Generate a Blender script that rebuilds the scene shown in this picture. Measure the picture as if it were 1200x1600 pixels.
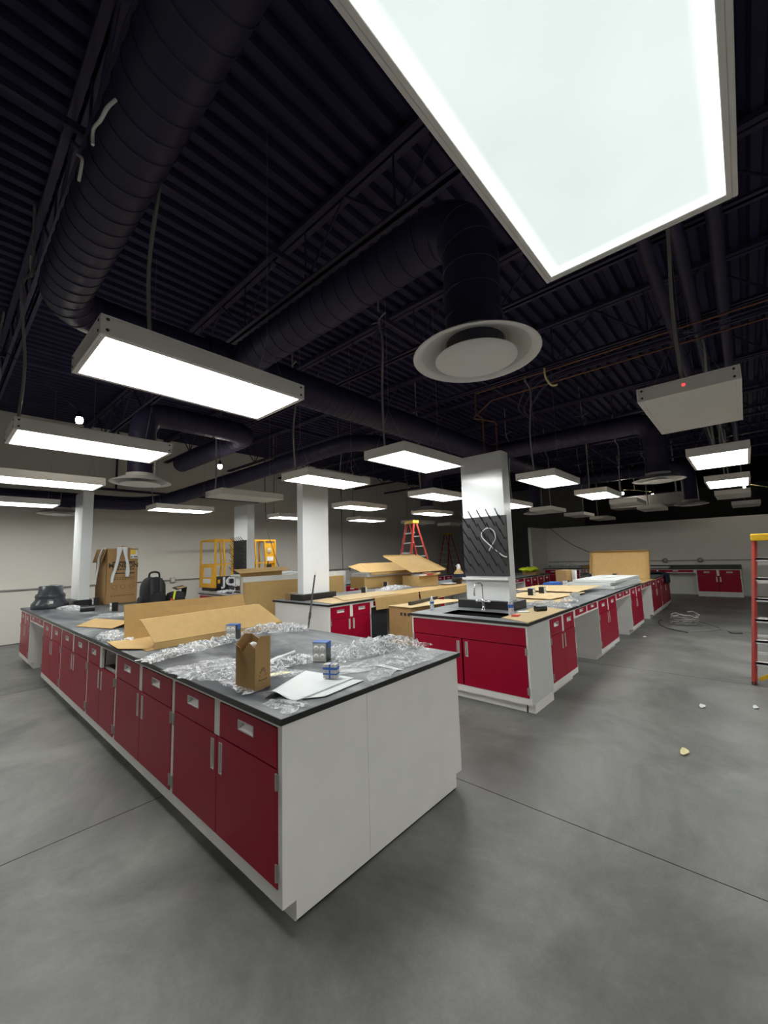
import bpy, math, random
from mathutils import Vector, Matrix, noise
R = math.radians
random.seed(7)
for o in list(bpy.data.objects): bpy.data.objects.remove(o)
S = bpy.context.scene; COL = S.collection

# ------------------------------------------------------------------ camera, world, exposure
cam = bpy.data.objects.new('camera', bpy.data.cameras.new('camera')); COL.objects.link(cam)
cf = Vector((0.741958, 0.661731, 0.107753)); cr = Vector((0.667730, -0.743798, -0.030010)); cu = Vector((-0.060288, -0.094217, 0.993725))
mw = Matrix.Identity(4)
for i in range(3): mw[i][0] = cr[i]; mw[i][1] = cu[i]; mw[i][2] = -cf[i]
mw.translation = Vector((0, 0, 1.6465)); cam.matrix_world = mw
cam.data.sensor_width = 36; cam.data.sensor_fit = 'AUTO'; cam.data.lens = 630.39 / 1600 * 36
cam.data.clip_start = 0.02; cam.data.clip_end = 100
S.camera = cam
w = bpy.data.worlds.new('world'); S.world = w; w.use_nodes = True
w.node_tree.nodes['Background'].inputs[0].default_value = (0.5, 0.52, 0.6, 1); w.node_tree.nodes['Background'].inputs[1].default_value = 0.02
S.view_settings.view_transform = 'Standard'; S.view_settings.look = 'None'; S.view_settings.gamma = 1
S.view_settings.use_curve_mapping = False; S.view_settings.exposure = 0.0
PANEL_GLOW = 16.0        # lit diffusers
BIG_PANEL_GLOW = 0.84   # the edge-lit panel overhead: middle of the diffuser

# ------------------------------------------------------------------ materials
M = {}
def nodes(name):
    m = bpy.data.materials.new(name); m.use_nodes = True
    nt = m.node_tree; b = nt.nodes['Principled BSDF']; M[name] = m
    return m, nt, b
def mat(name, col, rough=.5, metal=0, var=0, scale=6, bump=0, coat=0, spec=.5, stretch=(1, 1, 1)):
    m, nt, b = nodes(name)
    b.inputs['Base Color'].default_value = (*col, 1); b.inputs['Roughness'].default_value = rough
    b.inputs['Metallic'].default_value = metal; b.inputs['Specular IOR Level'].default_value = spec
    b.inputs['Coat Weight'].default_value = coat; b.inputs['Coat Roughness'].default_value = .08
    tc = nt.nodes.new('ShaderNodeTexCoord'); mp = nt.nodes.new('ShaderNodeMapping'); mp.inputs['Scale'].default_value = stretch
    nt.links.new(tc.outputs['Object'], mp.inputs['Vector'])
    n = nt.nodes.new('ShaderNodeTexNoise'); n.inputs['Scale'].default_value = scale; n.inputs['Detail'].default_value = 6
    nt.links.new(mp.outputs[0], n.inputs['Vector'])
    r = nt.nodes.new('ShaderNodeValToRGB')
    v = max(var, .015)
    r.color_ramp.elements[0].position = .3; r.color_ramp.elements[1].position = .7
    r.color_ramp.elements[0].color = tuple(c * (1 - v) for c in col) + (1,); r.color_ramp.elements[1].color = tuple(min(1, c * (1 + v)) for c in col) + (1,)
    nt.links.new(n.outputs['Fac'], r.inputs[0]); nt.links.new(r.outputs[0], b.inputs['Base Color'])
    if bump:
        bp = nt.nodes.new('ShaderNodeBump'); bp.inputs['Strength'].default_value = bump; bp.inputs['Distance'].default_value = .01
        nt.links.new(n.outputs['Fac'], bp.inputs['Height']); nt.links.new(bp.outputs[0], b.inputs['Normal'])
    return m
def glow(name, col, s):
    m, nt, b = nodes(name); b.inputs['Base Color'].default_value = (.8, .8, .8, 1)
    b.inputs['Emission Color'].default_value = (*col, 1); b.inputs['Emission Strength'].default_value = s
    return m

mat('cabinet_white', (.78, .76, .735), .38, var=.03, scale=5)
mat('cabinet_grey', (.60, .60, .585), .42, var=.03, scale=5)
mat('red_laminate', (.32, .001, .024), .36, var=.06, scale=3, spec=.2)
mat('pull_metal', (.62, .60, .58), .4, metal=.3, var=.03)
mat('hinge_metal', (.45, .42, .40), .35, metal=.6)
mat('dark_gap', (.012, .010, .011), .7)
mat('black_resin', (.012, .012, .013), .35, var=.2)
mat('column_white', (.82, .84, .86), .2, var=.015, scale=3, coat=.1)
mat('cardboard', (.50, .325, .125), .8, var=.05, scale=14, bump=.06)
mat('cardboard_pale', (.58, .435, .235), .8, var=.05, scale=10, bump=.05)
mat('cardboard_brown', (.36, .215, .085), .8, var=.06, scale=9, bump=.06)
mat('black_plastic', (.020, .020, .022), .30, var=.15)
mat('rack_black', (.032, .033, .036), .5, var=.1)
mat('black_rubber', (.02, .02, .022), .6, var=.15)
mat('grey_plastic', (.045, .05, .06), .3, var=.1)
mat('black_fabric', (.012, .012, .014), .85, var=.35, scale=40, bump=.4)
mat('navy_fabric', (.012, .02, .05), .9, var=.3, scale=30, bump=.4)
mat('blue_tape', (.03, .12, .42), .5, var=.12, scale=20)
mat('white_plastic', (.72, .72, .70), .35)
mat('steel_plate', (.50, .50, .48), .45, metal=.0, var=.05)
mat('chrome', (.75, .75, .77), .12, metal=1)
mat('paper', (.74, .77, .78), .7, var=.04, scale=3)
mat('pencil_grey', (.35, .37, .42), .8)
mat('ink', (.03, .025, .025), .7)
mat('brown_ink', (.09, .055, .03), .8)
mat('yellow', (.85, .62, .02), .45, var=.05)
mat('pale_yellow', (.80, .72, .38), .6, var=.1, scale=20)
mat('lift_yellow', (.72, .36, .012), .45, var=.05)
mat('red_fibreglass', (.36, .030, .020), .4, var=.12, scale=8)
mat('aluminium', (.72, .72, .72), .4, metal=.15, var=.06)
mat('cap_yellow', (.78, .46, .015), .5, var=.08)
mat('wall_paint', (.76, .735, .67), .8, var=.02, scale=1.5, bump=.02)
mat('far_wall_paint', (.74, .73, .67), .8, var=.02, scale=1.5)
mat('block_wall', (.20, .20, .205), .85, var=.06, scale=1.2)
mat('deck_black', (.023, .019, .060), .6, var=.1, scale=2, spec=.25)
mat('steel_black', (.036, .031, .072), .55, var=.12, scale=3, spec=.3)
mat('duct_black', (.027, .024, .058), .5, var=.12, scale=4, spec=.3)
mat('fixture_white', (.86, .83, .79), .45, var=.02)
mat('diffuser_off', (.82, .80, .75), .55, var=.02)
mat('vent_white', (.88, .865, .84), .4, var=.02)
mat('vent_inner', (.62, .62, .60), .4, var=.05)
mat('conduit_grey', (.33, .32, .31), .4, metal=.5, var=.1)
mat('cable_grey', (.26, .25, .24), .5, var=.1)
mat('copper', (.20, .095, .065), .45, metal=.5, var=.2, scale=12)
mat('foam_white', (.62, .64, .64), .5, var=.04)
mat('hi_vis', (.62, .75, .02), .7, var=.15, scale=20)
mat('red_plastic', (.70, .06, .03), .4)
mat('screw_dark', (.05, .045, .045), .5)
mat('red_print', (.45, .03, .03), .6)
glow('lamp_lens', (1, .93, .80), 160)
glow('led_red', (1, .02, .03), 1.0)

# lit diffuser: even emission with faint mottling of the plastic
m, nt, b = nodes('diffuser_lit')
b.inputs['Base Color'].default_value = (.8, .85, .83, 1)
b.inputs['Emission Color'].default_value = (.985, 1, .968, 1); b.inputs['Emission Strength'].default_value = PANEL_GLOW
# edge-lit diffuser: bright along the LED edges, duller in the middle
m, nt, b = nodes('diffuser_edge_lit')
b.inputs['Base Color'].default_value = (.3, .32, .31, 1); b.inputs['Roughness'].default_value = .6
tc = nt.nodes.new('ShaderNodeTexCoord'); sp = nt.nodes.new('ShaderNodeSeparateXYZ'); nt.links.new(tc.outputs['Object'], sp.inputs[0])
def edge(axis, half):
    a = nt.nodes.new('ShaderNodeMath'); a.operation = 'ABSOLUTE'; nt.links.new(sp.outputs[axis], a.inputs[0])
    s = nt.nodes.new('ShaderNodeMapRange'); s.inputs[1].default_value = half - .05; s.inputs[2].default_value = half - .004
    s.inputs[3].default_value = 0; s.inputs[4].default_value = 1; nt.links.new(a.outputs[0], s.inputs[0])
    p = nt.nodes.new('ShaderNodeMath'); p.operation = 'POWER'; p.inputs[1].default_value = 2.2; nt.links.new(s.outputs[0], p.inputs[0]); return p
ex, ey = edge('X', .58), edge('Y', .275)
mx = nt.nodes.new('ShaderNodeMath'); mx.operation = 'MAXIMUM'; nt.links.new(ex.outputs[0], mx.inputs[0]); nt.links.new(ey.outputs[0], mx.inputs[1])
no = nt.nodes.new('ShaderNodeTexNoise'); no.inputs['Scale'].default_value = 2.2; nt.links.new(tc.outputs['Object'], no.inputs['Vector'])
ad = nt.nodes.new('ShaderNodeMath'); ad.operation = 'MULTIPLY_ADD'; ad.inputs[1].default_value = .22; ad.inputs[2].default_value = BIG_PANEL_GLOW - .11
nt.links.new(no.outputs['Fac'], ad.inputs[0])
ml = nt.nodes.new('ShaderNodeMath'); ml.operation = 'MULTIPLY_ADD'; ml.inputs[1].default_value = 2.2
nt.links.new(mx.outputs[0], ml.inputs[0]); nt.links.new(ad.outputs[0], ml.inputs[2])
b.inputs['Emission Color'].default_value = (.91, 1, .97, 1); nt.links.new(ml.outputs[0], b.inputs['Emission Strength'])

# polished concrete
m, nt, b = nodes('concrete')
tc = nt.nodes.new('ShaderNodeTexCoord')
def nz(scale, detail, rough=.6, dist=0):
    n = nt.nodes.new('ShaderNodeTexNoise'); n.inputs['Scale'].default_value = scale; n.inputs['Detail'].default_value = detail
    n.inputs['Roughness'].default_value = rough; n.inputs['Distortion'].default_value = dist
    nt.links.new(tc.outputs['Object'], n.inputs['Vector']); return n
n1, n2, n3 = nz(.9, 8, .65, .6), nz(5, 8, .7), nz(60, 3)
def ramp(src, stops):
    r = nt.nodes.new('ShaderNodeValToRGB'); e = r.color_ramp.elements
    while len(e) < len(stops): e.new(.5)
    for i, (p, c) in enumerate(stops): e[i].position = p; e[i].color = (*c, 1)
    nt.links.new(src, r.inputs[0]); return r
r1 = ramp(n1.outputs['Fac'], [(.34, (.090, .091, .085)), (.5, (.155, .156, .147)), (.66, (.220, .220, .208))])
r2 = ramp(n2.outputs['Fac'], [(.3, (.80, .80, .80)), (.7, (1.12, 1.12, 1.12))])
r3 = ramp(n3.outputs['Fac'], [(.3, (.94, .94, .94)), (.7, (1.05, 1.05, 1.05))])
def mul(a, c):
    x = nt.nodes.new('ShaderNodeMix'); x.data_type = 'RGBA'; x.blend_type = 'MULTIPLY'; x.inputs[0].default_value = 1
    nt.links.new(a, x.inputs[6]); nt.links.new(c, x.inputs[7]); return x.outputs[2]
nt.links.new(mul(mul(r1.outputs[0], r2.outputs[0]), r3.outputs[0]), b.inputs['Base Color'])
rr = ramp(n2.outputs['Fac'], [(.3, (.34, .34, .34)), (.7, (.52, .52, .52))]); nt.links.new(rr.outputs[0], b.inputs['Roughness'])
b.inputs['Specular IOR Level'].default_value = .45

# resin worktop under dust and smeared protective film
def dusty(name, dark, light, lo, hi, scale=2.2, stretch=(1, .45, 1)):
    global nt, tc
    m, nt, b = nodes(name)
    tc0 = nt.nodes.new('ShaderNodeTexCoord'); mp = nt.nodes.new('ShaderNodeMapping'); mp.inputs['Scale'].default_value = stretch
    nt.links.new(tc0.outputs['Object'], mp.inputs[0])
    a = nt.nodes.new('ShaderNodeTexNoise'); a.inputs['Scale'].default_value = scale; a.inputs['Detail'].default_value = 9; a.inputs['Distortion'].default_value = 1.6; a.inputs['Roughness'].default_value = .62
    nt.links.new(mp.outputs[0], a.inputs['Vector'])
    r = ramp(a.outputs['Fac'], [(lo, dark), ((lo + hi) / 2, tuple((x * .6 + y * .4) for x, y in zip(dark, light))), (hi, light)])
    nt.links.new(r.outputs[0], b.inputs['Base Color'])
    q = ramp(a.outputs['Fac'], [(lo, (.42,) * 3), (hi, (.55,) * 3)]); nt.links.new(q.outputs[0], b.inputs['Roughness'])
    b.inputs['Specular IOR Level'].default_value = .3
    bp = nt.nodes.new('ShaderNodeBump'); bp.inputs['Strength'].default_value = .1; bp.inputs['Distance'].default_value = .003
    nt.links.new(a.outputs['Fac'], bp.inputs['Height']); nt.links.new(bp.outputs[0], b.inputs['Normal'])
dusty('dusty_resin', (.045, .052, .062), (.36, .375, .385), .40, .66, 1.3)
dusty('grey_resin', (.10, .11, .12), (.30, .315, .325), .38, .66, 1.2)

# clear crumpled film
def film_mat(name, alpha, rough=.12, tint=(.82, .84, .86)):
    m, nt, b = nodes(name)
    b.inputs['Base Color'].default_value = (*tint, 1); b.inputs['Roughness'].default_value = rough; b.inputs['Specular IOR Level'].default_value = .9
    tr = nt.nodes.new('ShaderNodeBsdfTransparent'); mxs = nt.nodes.new('ShaderNodeMixShader'); out = nt.nodes['Material Output']
    tc = nt.nodes.new('ShaderNodeTexCoord'); acc = None
    for sc, di in ((7, 1.2), (19, 2.0)):
        n = nt.nodes.new('ShaderNodeTexNoise'); n.inputs['Scale'].default_value = sc; n.inputs['Detail'].default_value = 5; n.inputs['Distortion'].default_value = di
        nt.links.new(tc.outputs['Object'], n.inputs['Vector'])
        su = nt.nodes.new('ShaderNodeMath'); su.operation = 'SUBTRACT'; su.inputs[1].default_value = .5; nt.links.new(n.outputs['Fac'], su.inputs[0])
        ab = nt.nodes.new('ShaderNodeMath'); ab.operation = 'ABSOLUTE'; nt.links.new(su.outputs[0], ab.inputs[0])
        mr = nt.nodes.new('ShaderNodeMapRange'); mr.inputs[1].default_value = 0; mr.inputs[2].default_value = .045; mr.inputs[3].default_value = min(1, alpha * 2.2); mr.inputs[4].default_value = alpha * .35
        nt.links.new(ab.outputs[0], mr.inputs[0])
        if acc is None: acc = mr
        else:
            mxm = nt.nodes.new('ShaderNodeMath'); mxm.operation = 'MAXIMUM'; nt.links.new(acc.outputs[0], mxm.inputs[0]); nt.links.new(mr.outputs[0], mxm.inputs[1]); acc = mxm
    nt.links.new(acc.outputs[0], mxs.inputs[0])
    nt.links.new(tr.outputs[0], mxs.inputs[1]); nt.links.new(b.outputs[0], mxs.inputs[2]); nt.links.new(mxs.outputs[0], out.inputs['Surface'])
    bp = nt.nodes.new('ShaderNodeBump'); bp.inputs['Strength'].default_value = .4; bp.inputs['Distance'].default_value = .008
    nt.links.new(n.outputs['Fac'], bp.inputs['Height']); nt.links.new(bp.outputs[0], b.inputs['Normal'])
film_mat('clear_film', .36); film_mat('thin_film', .30, .2); film_mat('bottle_clear', .5, .05, (.75, .82, .88))

# ------------------------------------------------------------------ mesh helpers
class MB:
    def __init__(s): s.v = []; s.f = []; s.sm = []
    def add(s, vs, fs, smooth=False):
        n = len(s.v); s.v += [Vector(v) for v in vs]; s.f += [tuple(i + n for i in f) for f in fs]; s.sm += [smooth] * len(fs); return s
    def box(s, x0, y0, z0, x1, y1, z1):
        return s.add([(x0, y0, z0), (x1, y0, z0), (x1, y1, z0), (x0, y1, z0), (x0, y0, z1), (x1, y0, z1), (x1, y1, z1), (x0, y1, z1)],
                     [(0, 3, 2, 1), (4, 5, 6, 7), (0, 1, 5, 4), (1, 2, 6, 5), (2, 3, 7, 6), (3, 0, 4, 7)])
    def slab(s, pts, t):          # a sheet through four (or more) points, thickened along its normal
        p = [Vector(q) for q in pts]; n = (p[1] - p[0]).cross(p[-1] - p[0]).normalized() * t; k = len(p)
        fs = [tuple(range(k))[::-1], tuple(range(k, 2 * k))] + [(i, (i + 1) % k, (i + 1) % k + k, i + k) for i in range(k)]
        return s.add(p + [q + n for q in p], fs)
    def tube(s, pts, r, n=10, cap=True, smooth=True):
        p = [Vector(q) for q in pts]; rr = r if isinstance(r, (list, tuple)) else [r] * len(p)
        d0 = (p[1] - p[0]).normalized(); u = d0.orthogonal().normalized(); vs = []; fs = []
        for i, q in enumerate(p):
            d = ((p[min(i + 1, len(p) - 1)] - p[i]).normalized() + (p[i] - p[max(i - 1, 0)]).normalized())
            d = d.normalized() if d.length > 1e-6 else d0
            u = (u - d * u.dot(d)); u = u.normalized() if u.length > 1e-6 else d.orthogonal().normalized(); wv = d.cross(u)
            vs += [q + (u * math.cos(2 * math.pi * k / n) + wv * math.sin(2 * math.pi * k / n)) * rr[i] for k in range(n)]
        for i in range(len(p) - 1):
            for k in range(n): fs.append((i * n + k, i * n + (k + 1) % n, (i + 1) * n + (k + 1) % n, (i + 1) * n + k))
        s.add(vs, fs, smooth)
        if cap:
            s.add(vs[:n], [tuple(range(n))[::-1]]); s.add(vs[-n:], [tuple(range(n))])
        return s
    def lathe(s, prof, c=(0, 0, 0), n=40, smooth=True, axis=None):
        vs = []; fs = []
        for r, z in prof:
            for k in range(n):
                a = 2 * math.pi * k / n; q = Vector((r * math.cos(a), r * math.sin(a), z))
                if axis == 'x': q = Vector((q.z, q.x, q.y))
                if axis == 'y': q = Vector((q.y, q.z, q.x))
                vs.append(q + Vector(c))
        for i in range(len(prof) - 1):
            for k in range(n): fs.append((i * n + k, i * n + (k + 1) % n, (i + 1) * n + (k + 1) % n, (i + 1) * n + k))
        return s.add(vs, fs, smooth)
    def bar(s, a, b, w, h=None):  # square bar between two points
        a, b = Vector(a), Vector(b); h = h or w; d = (b - a).normalized()
        u = d.cross(Vector((0, 0, 1))); u = u.normalized() if u.length > 1e-4 else Vector((1, 0, 0)); v = u.cross(d)
        c = [a + u * (i * w / 2) + v * (j * h / 2) for i, j in ((-1, -1), (1, -1), (1, 1), (-1, 1))]
        e = [q + (b - a) for q in c]
        return s.add(c + e, [(0, 1, 2, 3), (7, 6, 5, 4), (0, 4, 5, 1), (1, 5, 6, 2), (2, 6, 7, 3), (3, 7, 4, 0)])
    def build(s, name, material, parent=None, origin=None, bevel=0):
        """Points are in the parent's space, or in world space at top level."""
        me = bpy.data.meshes.new(name)
        if origin is None and parent is None:
            xs = [v.x for v in s.v]; ys = [v.y for v in s.v]; zs = [v.z for v in s.v]
            origin = Vector(((min(xs) + max(xs)) / 2, (min(ys) + max(ys)) / 2, min(zs)))
        og = Vector(origin) if origin is not None else Vector((0, 0, 0))
        me.from_pydata([tuple(v - og) for v in s.v], [], s.f); me.polygons.foreach_set('use_smooth', s.sm)
        me.validate(); me.update(); me.materials.append(M[material])
        o = bpy.data.objects.new(name, me); COL.objects.link(o); o.location = og
        if parent: o.parent = parent
        if bevel:
            bv = o.modifiers.new('bevel', 'BEVEL'); bv.width = bevel; bv.segments = 2; bv.limit_method = 'ANGLE'
        return o
def tag(o, label=None, cat=None, group=None, kind=None):
    if label: o['label'] = label
    if cat: o['category'] = cat
    if group: o['group'] = group
    if kind: o['kind'] = kind
    return o
def thing(name, label, cat, loc=(0, 0, 0), rz=0, group=None):
    o = bpy.data.objects.new(name, None); COL.objects.link(o); o.location = loc; o.rotation_euler = (0, 0, rz)
    o.empty_display_size = .1
    return tag(o, label, cat, group)
def clone(o, parent):
    c = o.copy(); COL.objects.link(c); c.parent = parent
    for ch in o.children: clone(ch, c)
    return c
def struct(name, mb, material):
    return tag(mb.build(name, material), kind='structure')
def text(name, body, size, rot, loc, material, parent, align='CENTER', ext=.0008, sx=1, bold=0):
    cu_ = bpy.data.curves.new(name, 'FONT'); cu_.body = body; cu_.size = size; cu_.align_x = align; cu_.align_y = 'CENTER'; cu_.extrude = ext; cu_.offset = bold
    t = bpy.data.objects.new(name, cu_); me = bpy.data.meshes.new_from_object(t); bpy.data.objects.remove(t)
    o = bpy.data.objects.new(name, me); COL.objects.link(o); me.materials.clear(); me.materials.append(M[material])
    o.rotation_euler = rot; o.location = loc; o.scale = (sx, 1, 1)
    if parent: o.parent = parent
    return o
def fillet(pts, r, n=8):
    p = [Vector(q) for q in pts]; out = [p[0]]
    for i in range(1, len(p) - 1):
        a = (p[i - 1] - p[i]); b = (p[i + 1] - p[i]); d = min(r, a.length * .49, b.length * .49)
        A = p[i] + a.normalized() * d; B = p[i] + b.normalized() * d
        for k in range(n + 1):
            t = k / n; out.append(A * (1 - t) ** 2 + p[i] * 2 * t * (1 - t) + B * t * t)
    return out + [p[-1]]
def smooth_path(pts, n=8):
    p = [Vector(q) for q in pts]; out = []
    for i in range(len(p) - 1):
        a, b, c, d = p[max(i - 1, 0)], p[i], p[i + 1], p[min(i + 2, len(p) - 1)]
        for k in range(n):
            t = k / n; out.append(.5 * ((2 * b) + (c - a) * t + (2 * a - 5 * b + 4 * c - d) * t * t + (3 * b - a - 3 * c + d) * t ** 3))
    return out + [p[-1]]

# ------------------------------------------------------------------ the room
H = .914; TS = .03; WALL_Y = 11.87; DECK = 5.06
struct('floor', MB().box(-6, -6, -.1, 30, WALL_Y, 0), 'concrete')
jb = MB()
for x in (2.685, 6.55, 10.4, 14.3): jb.box(x - .0025, -6, 0, x + .0025, WALL_Y, .0012)
for y in (-.9, 3.25, 7.35): jb.box(-6, y - .0025, 0, 17.6, y + .0025, .0012)
struct('trim_1', jb, 'dark_gap')                      # saw-cut joints in the slab
struct('wall_back', MB().box(-6.2, WALL_Y, 0, 30, WALL_Y + .2, DECK + .1), 'wall_paint')
struct('wall_left', MB().box(-6.2, -6, 0, -6, WALL_Y, DECK + .1), 'wall_paint')
struct('wall_front', MB().box(-6.2, -6.2, 0, 30, -6, DECK + .1), 'wall_paint')
struct('wall_end', MB().box(30, -6.2, 0, 30.2, WALL_Y + .2, DECK + .1), 'block_wall')
struct('wall_right', MB().box(17.7, -6, 0, 17.85, 6.55, 2.6), 'far_wall_paint')
struct('wall_wing', MB().box(16.05, 6.43, 0, 17.7, 6.55, 2.6), 'far_wall_paint')
struct('wall_dark_partition', MB().box(22.0, 6.0, 0, 22.15, WALL_Y, DECK), 'block_wall')
struct('baseboard_back', MB().box(-6, WALL_Y - .012, 0, 17, WALL_Y, .012), 'dark_gap')
# corrugated roof deck: ribs run along x
d = MB(); y = -6.2; pitch = .17; prof = []
while y < WALL_Y + .2:
    prof += [(y, DECK), (y + .075, DECK), (y + .10, DECK + .06), (y + .145, DECK + .06)]; y += pitch
vs = [(-6.2, a, z) for a, z in prof] + [(30.2, a, z) for a, z in prof]; n = len(prof)
d.add(vs, [(i, i + 1, n + i + 1, n + i) for i in range(n - 1)]); d.box(-6.2, -6.2, DECK + .09, 30.2, WALL_Y + .2, DECK + .2)
struct('ceiling', d, 'deck_black')

# open-web roof joists along y
ORD = ['', 'first', 'second', 'third', 'fourth', 'fifth', 'sixth', 'seventh', 'eighth', 'ninth', 'tenth']
jx = [.55 + 1.83 * i for i in range(10)]
for i, x in enumerate(jx):
    t = thing('roof_joist', 'black open-web steel roof joist, %s counted from the big overhead panel light outward' % ORD[i + 1], 'joist', (x, 0, 4.4), 0, 'steel joists under the roof deck')
    y0, y1 = -6, WALL_Y
    MB().box(-.07, y0, .60, -.012, y1, .655).box(.012, y0, .60, .07, y1, .655).build('top_chord', 'steel_black', t)
    MB().box(-.055, y0, 0, -.012, y1, .012).box(.012, y0, 0, .055, y1, .012).box(-.02, y0, 0, -.012, y1, .05).box(.012, y0, 0, .02, y1, .05).build('bottom_chord', 'steel_black', t)
    wb = MB(); y = y0 + .1
    while y < y1 - 1.3:
        wb.tube([(0, y, .61), (0, y + .6, .02)], .013, 6).tube([(0, y + .6, .02), (0, y + 1.2, .61)], .013, 6).tube([(0, y + .6, .02), (0, y + .6, .61)], .010, 6); y += 1.2
    wb.build('web', 'steel_black', t)
for k, y in enumerate((-1.2, 2.95, 7.1)):
    o = MB().box(-6, y, 4.42, 17.6, y + .03, 4.45).box(-6, y, 4.45, 17.6, y + .006, 4.475).build('joist_bridging', 'steel_black')
    tag(o, ['black bridging angle across the joists near the big overhead panel light', 'black bridging angle across the joists above the nearest bench', 'black bridging angle across the joists above the rear benches'][k], 'brace', 'bridging between joists')

# ------------------------------------------------------------------ ducts and diffusers
def duct_mb(path, r, rings=True, n=28, spacing=.14):
    mb = MB(); p = [Vector(q) for q in path]; mb.tube(p, r, n)
    if rings:
        acc = 0
        for i in range(len(p) - 1):
            L = (p[i + 1] - p[i]).length; d = (p[i + 1] - p[i]).normalized(); s = spacing - acc
            while s < L:
                c = p[i] + d * s; mb.tube([c - d * .006, c - d * .004, c + d * .004, c + d * .006], [r * .99, r + .005, r + .005, r * .99], n, cap=False); s += spacing
            acc = (acc + L) % spacing
    return mb
def duct(path, r, label, fil=.38, **k):
    return tag(duct_mb(fillet(path, fil), r, **k).build('spiral_duct', 'duct_black'), label, 'duct', 'round ceiling ducts')
zD = 3.9
duct([(.60, -5.98, zD), (.60, 4.25, zD), (1.86, 4.25, zD)], .175, 'black spiral duct overhead at left running from the viewer to an elbow')
duct([(1.87, 4.25, zD), (15.6, 4.25, zD)], .215, 'long straight black main duct passing above the column with the sink')
def vent(x, y, z, label, path, r=.40, neck=.18, zD=3.9):
    """Round diffuser on a drop of duct; its branch duct is part of the drop."""
    t = thing('ceiling_diffuser', label, 'air vent', (x, y, z), 0, 'round air diffusers')
    k = r / .40
    MB().lathe([(.385 * k, .012), (.40 * k, 0), (.392 * k, -.004), (.375 * k, 0), (.345 * k, .012), (.335 * k, .022)]).lathe([(.40 * k, .0), (.385 * k, .012), (.36 * k, .022), (.25 * k, .075), (neck + .012, .085), (neck + .012, .13), (neck, .13)]).build('outer_ring', 'vent_white', t)
    MB().lathe([(.34 * k, .016), (.30 * k, .034), (.235 * k, .068), (neck - .004, .095), (neck - .004, .14)]).build('inner_cone', 'vent_inner', t)
    MB().lathe([(0.001, -.036), (.20 * k, -.034), (.252 * k, -.028), (.258 * k, -.022), (.25 * k, -.016), (.14 * k, .02), (0.001, .035)]).build('centre_plate', 'vent_white', t)
    MB().tube([(0, 0, .03), (0, 0, .5)], .006, 6).tube([(-.04, .02, .03), (-.10, .1, .3)], .003, 5).build('support_rod', 'conduit_grey', t)
    pl = [Vector(q) - Vector((x, y, z)) for q in [(x, y, z + .09), (x, y, zD)] + path]
    duct_mb(fillet(pl, .36), neck, spacing=.16).build('drop_duct', 'duct_black', t)
    return t
vent(2.25, 1.18, 2.90, 'round white ceiling diffuser nearest the viewer, below the purple-black elbow', [(2.25, 4.04, zD)])
vent(8.45, 1.05, 2.82, 'round white ceiling diffuser right of the sink column, beside the unlit flat panel', [(8.45, 4.04, zD)])
vent(13.9, 1.04, 2.80, 'small round white diffuser above the far grey wall', [(13.9, 4.04, zD)])
vent(1.99, 6.55, 2.82, 'round white diffuser above the tall brown carton, in front of the corner duct', [(1.99 + 1.75, 6.55, zD), (3.74, 9.6, zD)])
vent(1.80, 11.0, 2.76, 'round white diffuser half behind the leftmost white column', [], zD=3.0)
vent(9.0, 6.45, 2.82, 'round white diffuser directly above the tall red stepladder', [(9.0, 4.46, zD)])
vent(12.3, 4.7, 2.80, 'round white diffuser just right of the sink column, above the dark opening', [(12.3, 4.46, zD)])
duct([(-5.9, 11.35, 3.12), (3.7, 11.35, 3.12), (5.35, 7.2, 3.85), (5.35, 5.35, zD), (8.2, 5.35, zD)], .165, 'black duct hugging the back wall and rising towards the middle of the room', fil=.8, spacing=.3)
tag(MB().tube([(-5.9, 11.7, 3.5), (7.0, 11.7, 3.5)], .03, 8).tube([(3.0, 11.7, 3.5), (3.0, 11.7, 5.0)], .025, 8).build('sprinkler_pipe', 'steel_black'), 'black pipe along the top of the back wall', 'pipe')
for i, (y, z) in enumerate(((.42, 4.25), (.20, 4.28), (-.05, 4.3))):
    tag(MB().tube([(3.6, y, z), (17.6, y, z)], .055, 10).build('black_pipe', 'duct_black'), ['leftmost of three thick black pipes above the unlit flat panel', 'middle of three thick black pipes above the unlit flat panel', 'rightmost of three thick black pipes above the unlit flat panel'][i], 'pipe', 'thick pipes at upper right')
tag(MB().box(15.6, 1.4, 3.02, 16.6, 3.4, 3.38).box(15.7, 1.5, 3.38, 15.74, 1.54, 5.055).box(16.4, 3.2, 3.38, 16.44, 3.24, 5.055).build('rectangular_duct', 'conduit_grey'), 'grey rectangular metal duct above the far wall, beside the bright work lamps', 'duct')
# copper lines down to the sink column
tag(MB().tube(fillet([(5.1, -.4, 3.93), (5.1, 2.72, 3.93), (5.1, 2.72, 3.62), (5.1, 2.62, 3.55), (5.1, 2.62, 3.0)], .03, 4), .011, 8).build('copper_pipe', 'copper'), 'bare copper pipe running overhead and dropping to the sink column', 'pipe', 'pipes over the sink column')
tag(MB().tube(fillet([(5.15, -.4, 3.78), (5.15, 2.50, 3.78), (5.15, 2.80, 3.60), (5.15, 2.45, 3.46), (5.15, 2.45, 3.0)], .03, 4), .010, 8).build('copper_pipe', 'copper'), 'thinner copper pipe below the bare one, jogging before the sink column', 'pipe', 'pipes over the sink column')
tag(MB().tube(smooth_path([(5.1, 1.72, 3.97), (5.09, 1.71, 3.85), (5.12, 1.66, 3.74), (5.10, 1.58, 3.71)], 5), .013, 8).build('pipe_hanger', 'pale_yellow'), 'pale strap hanging off the copper pipe', 'pipe hanger')
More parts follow.
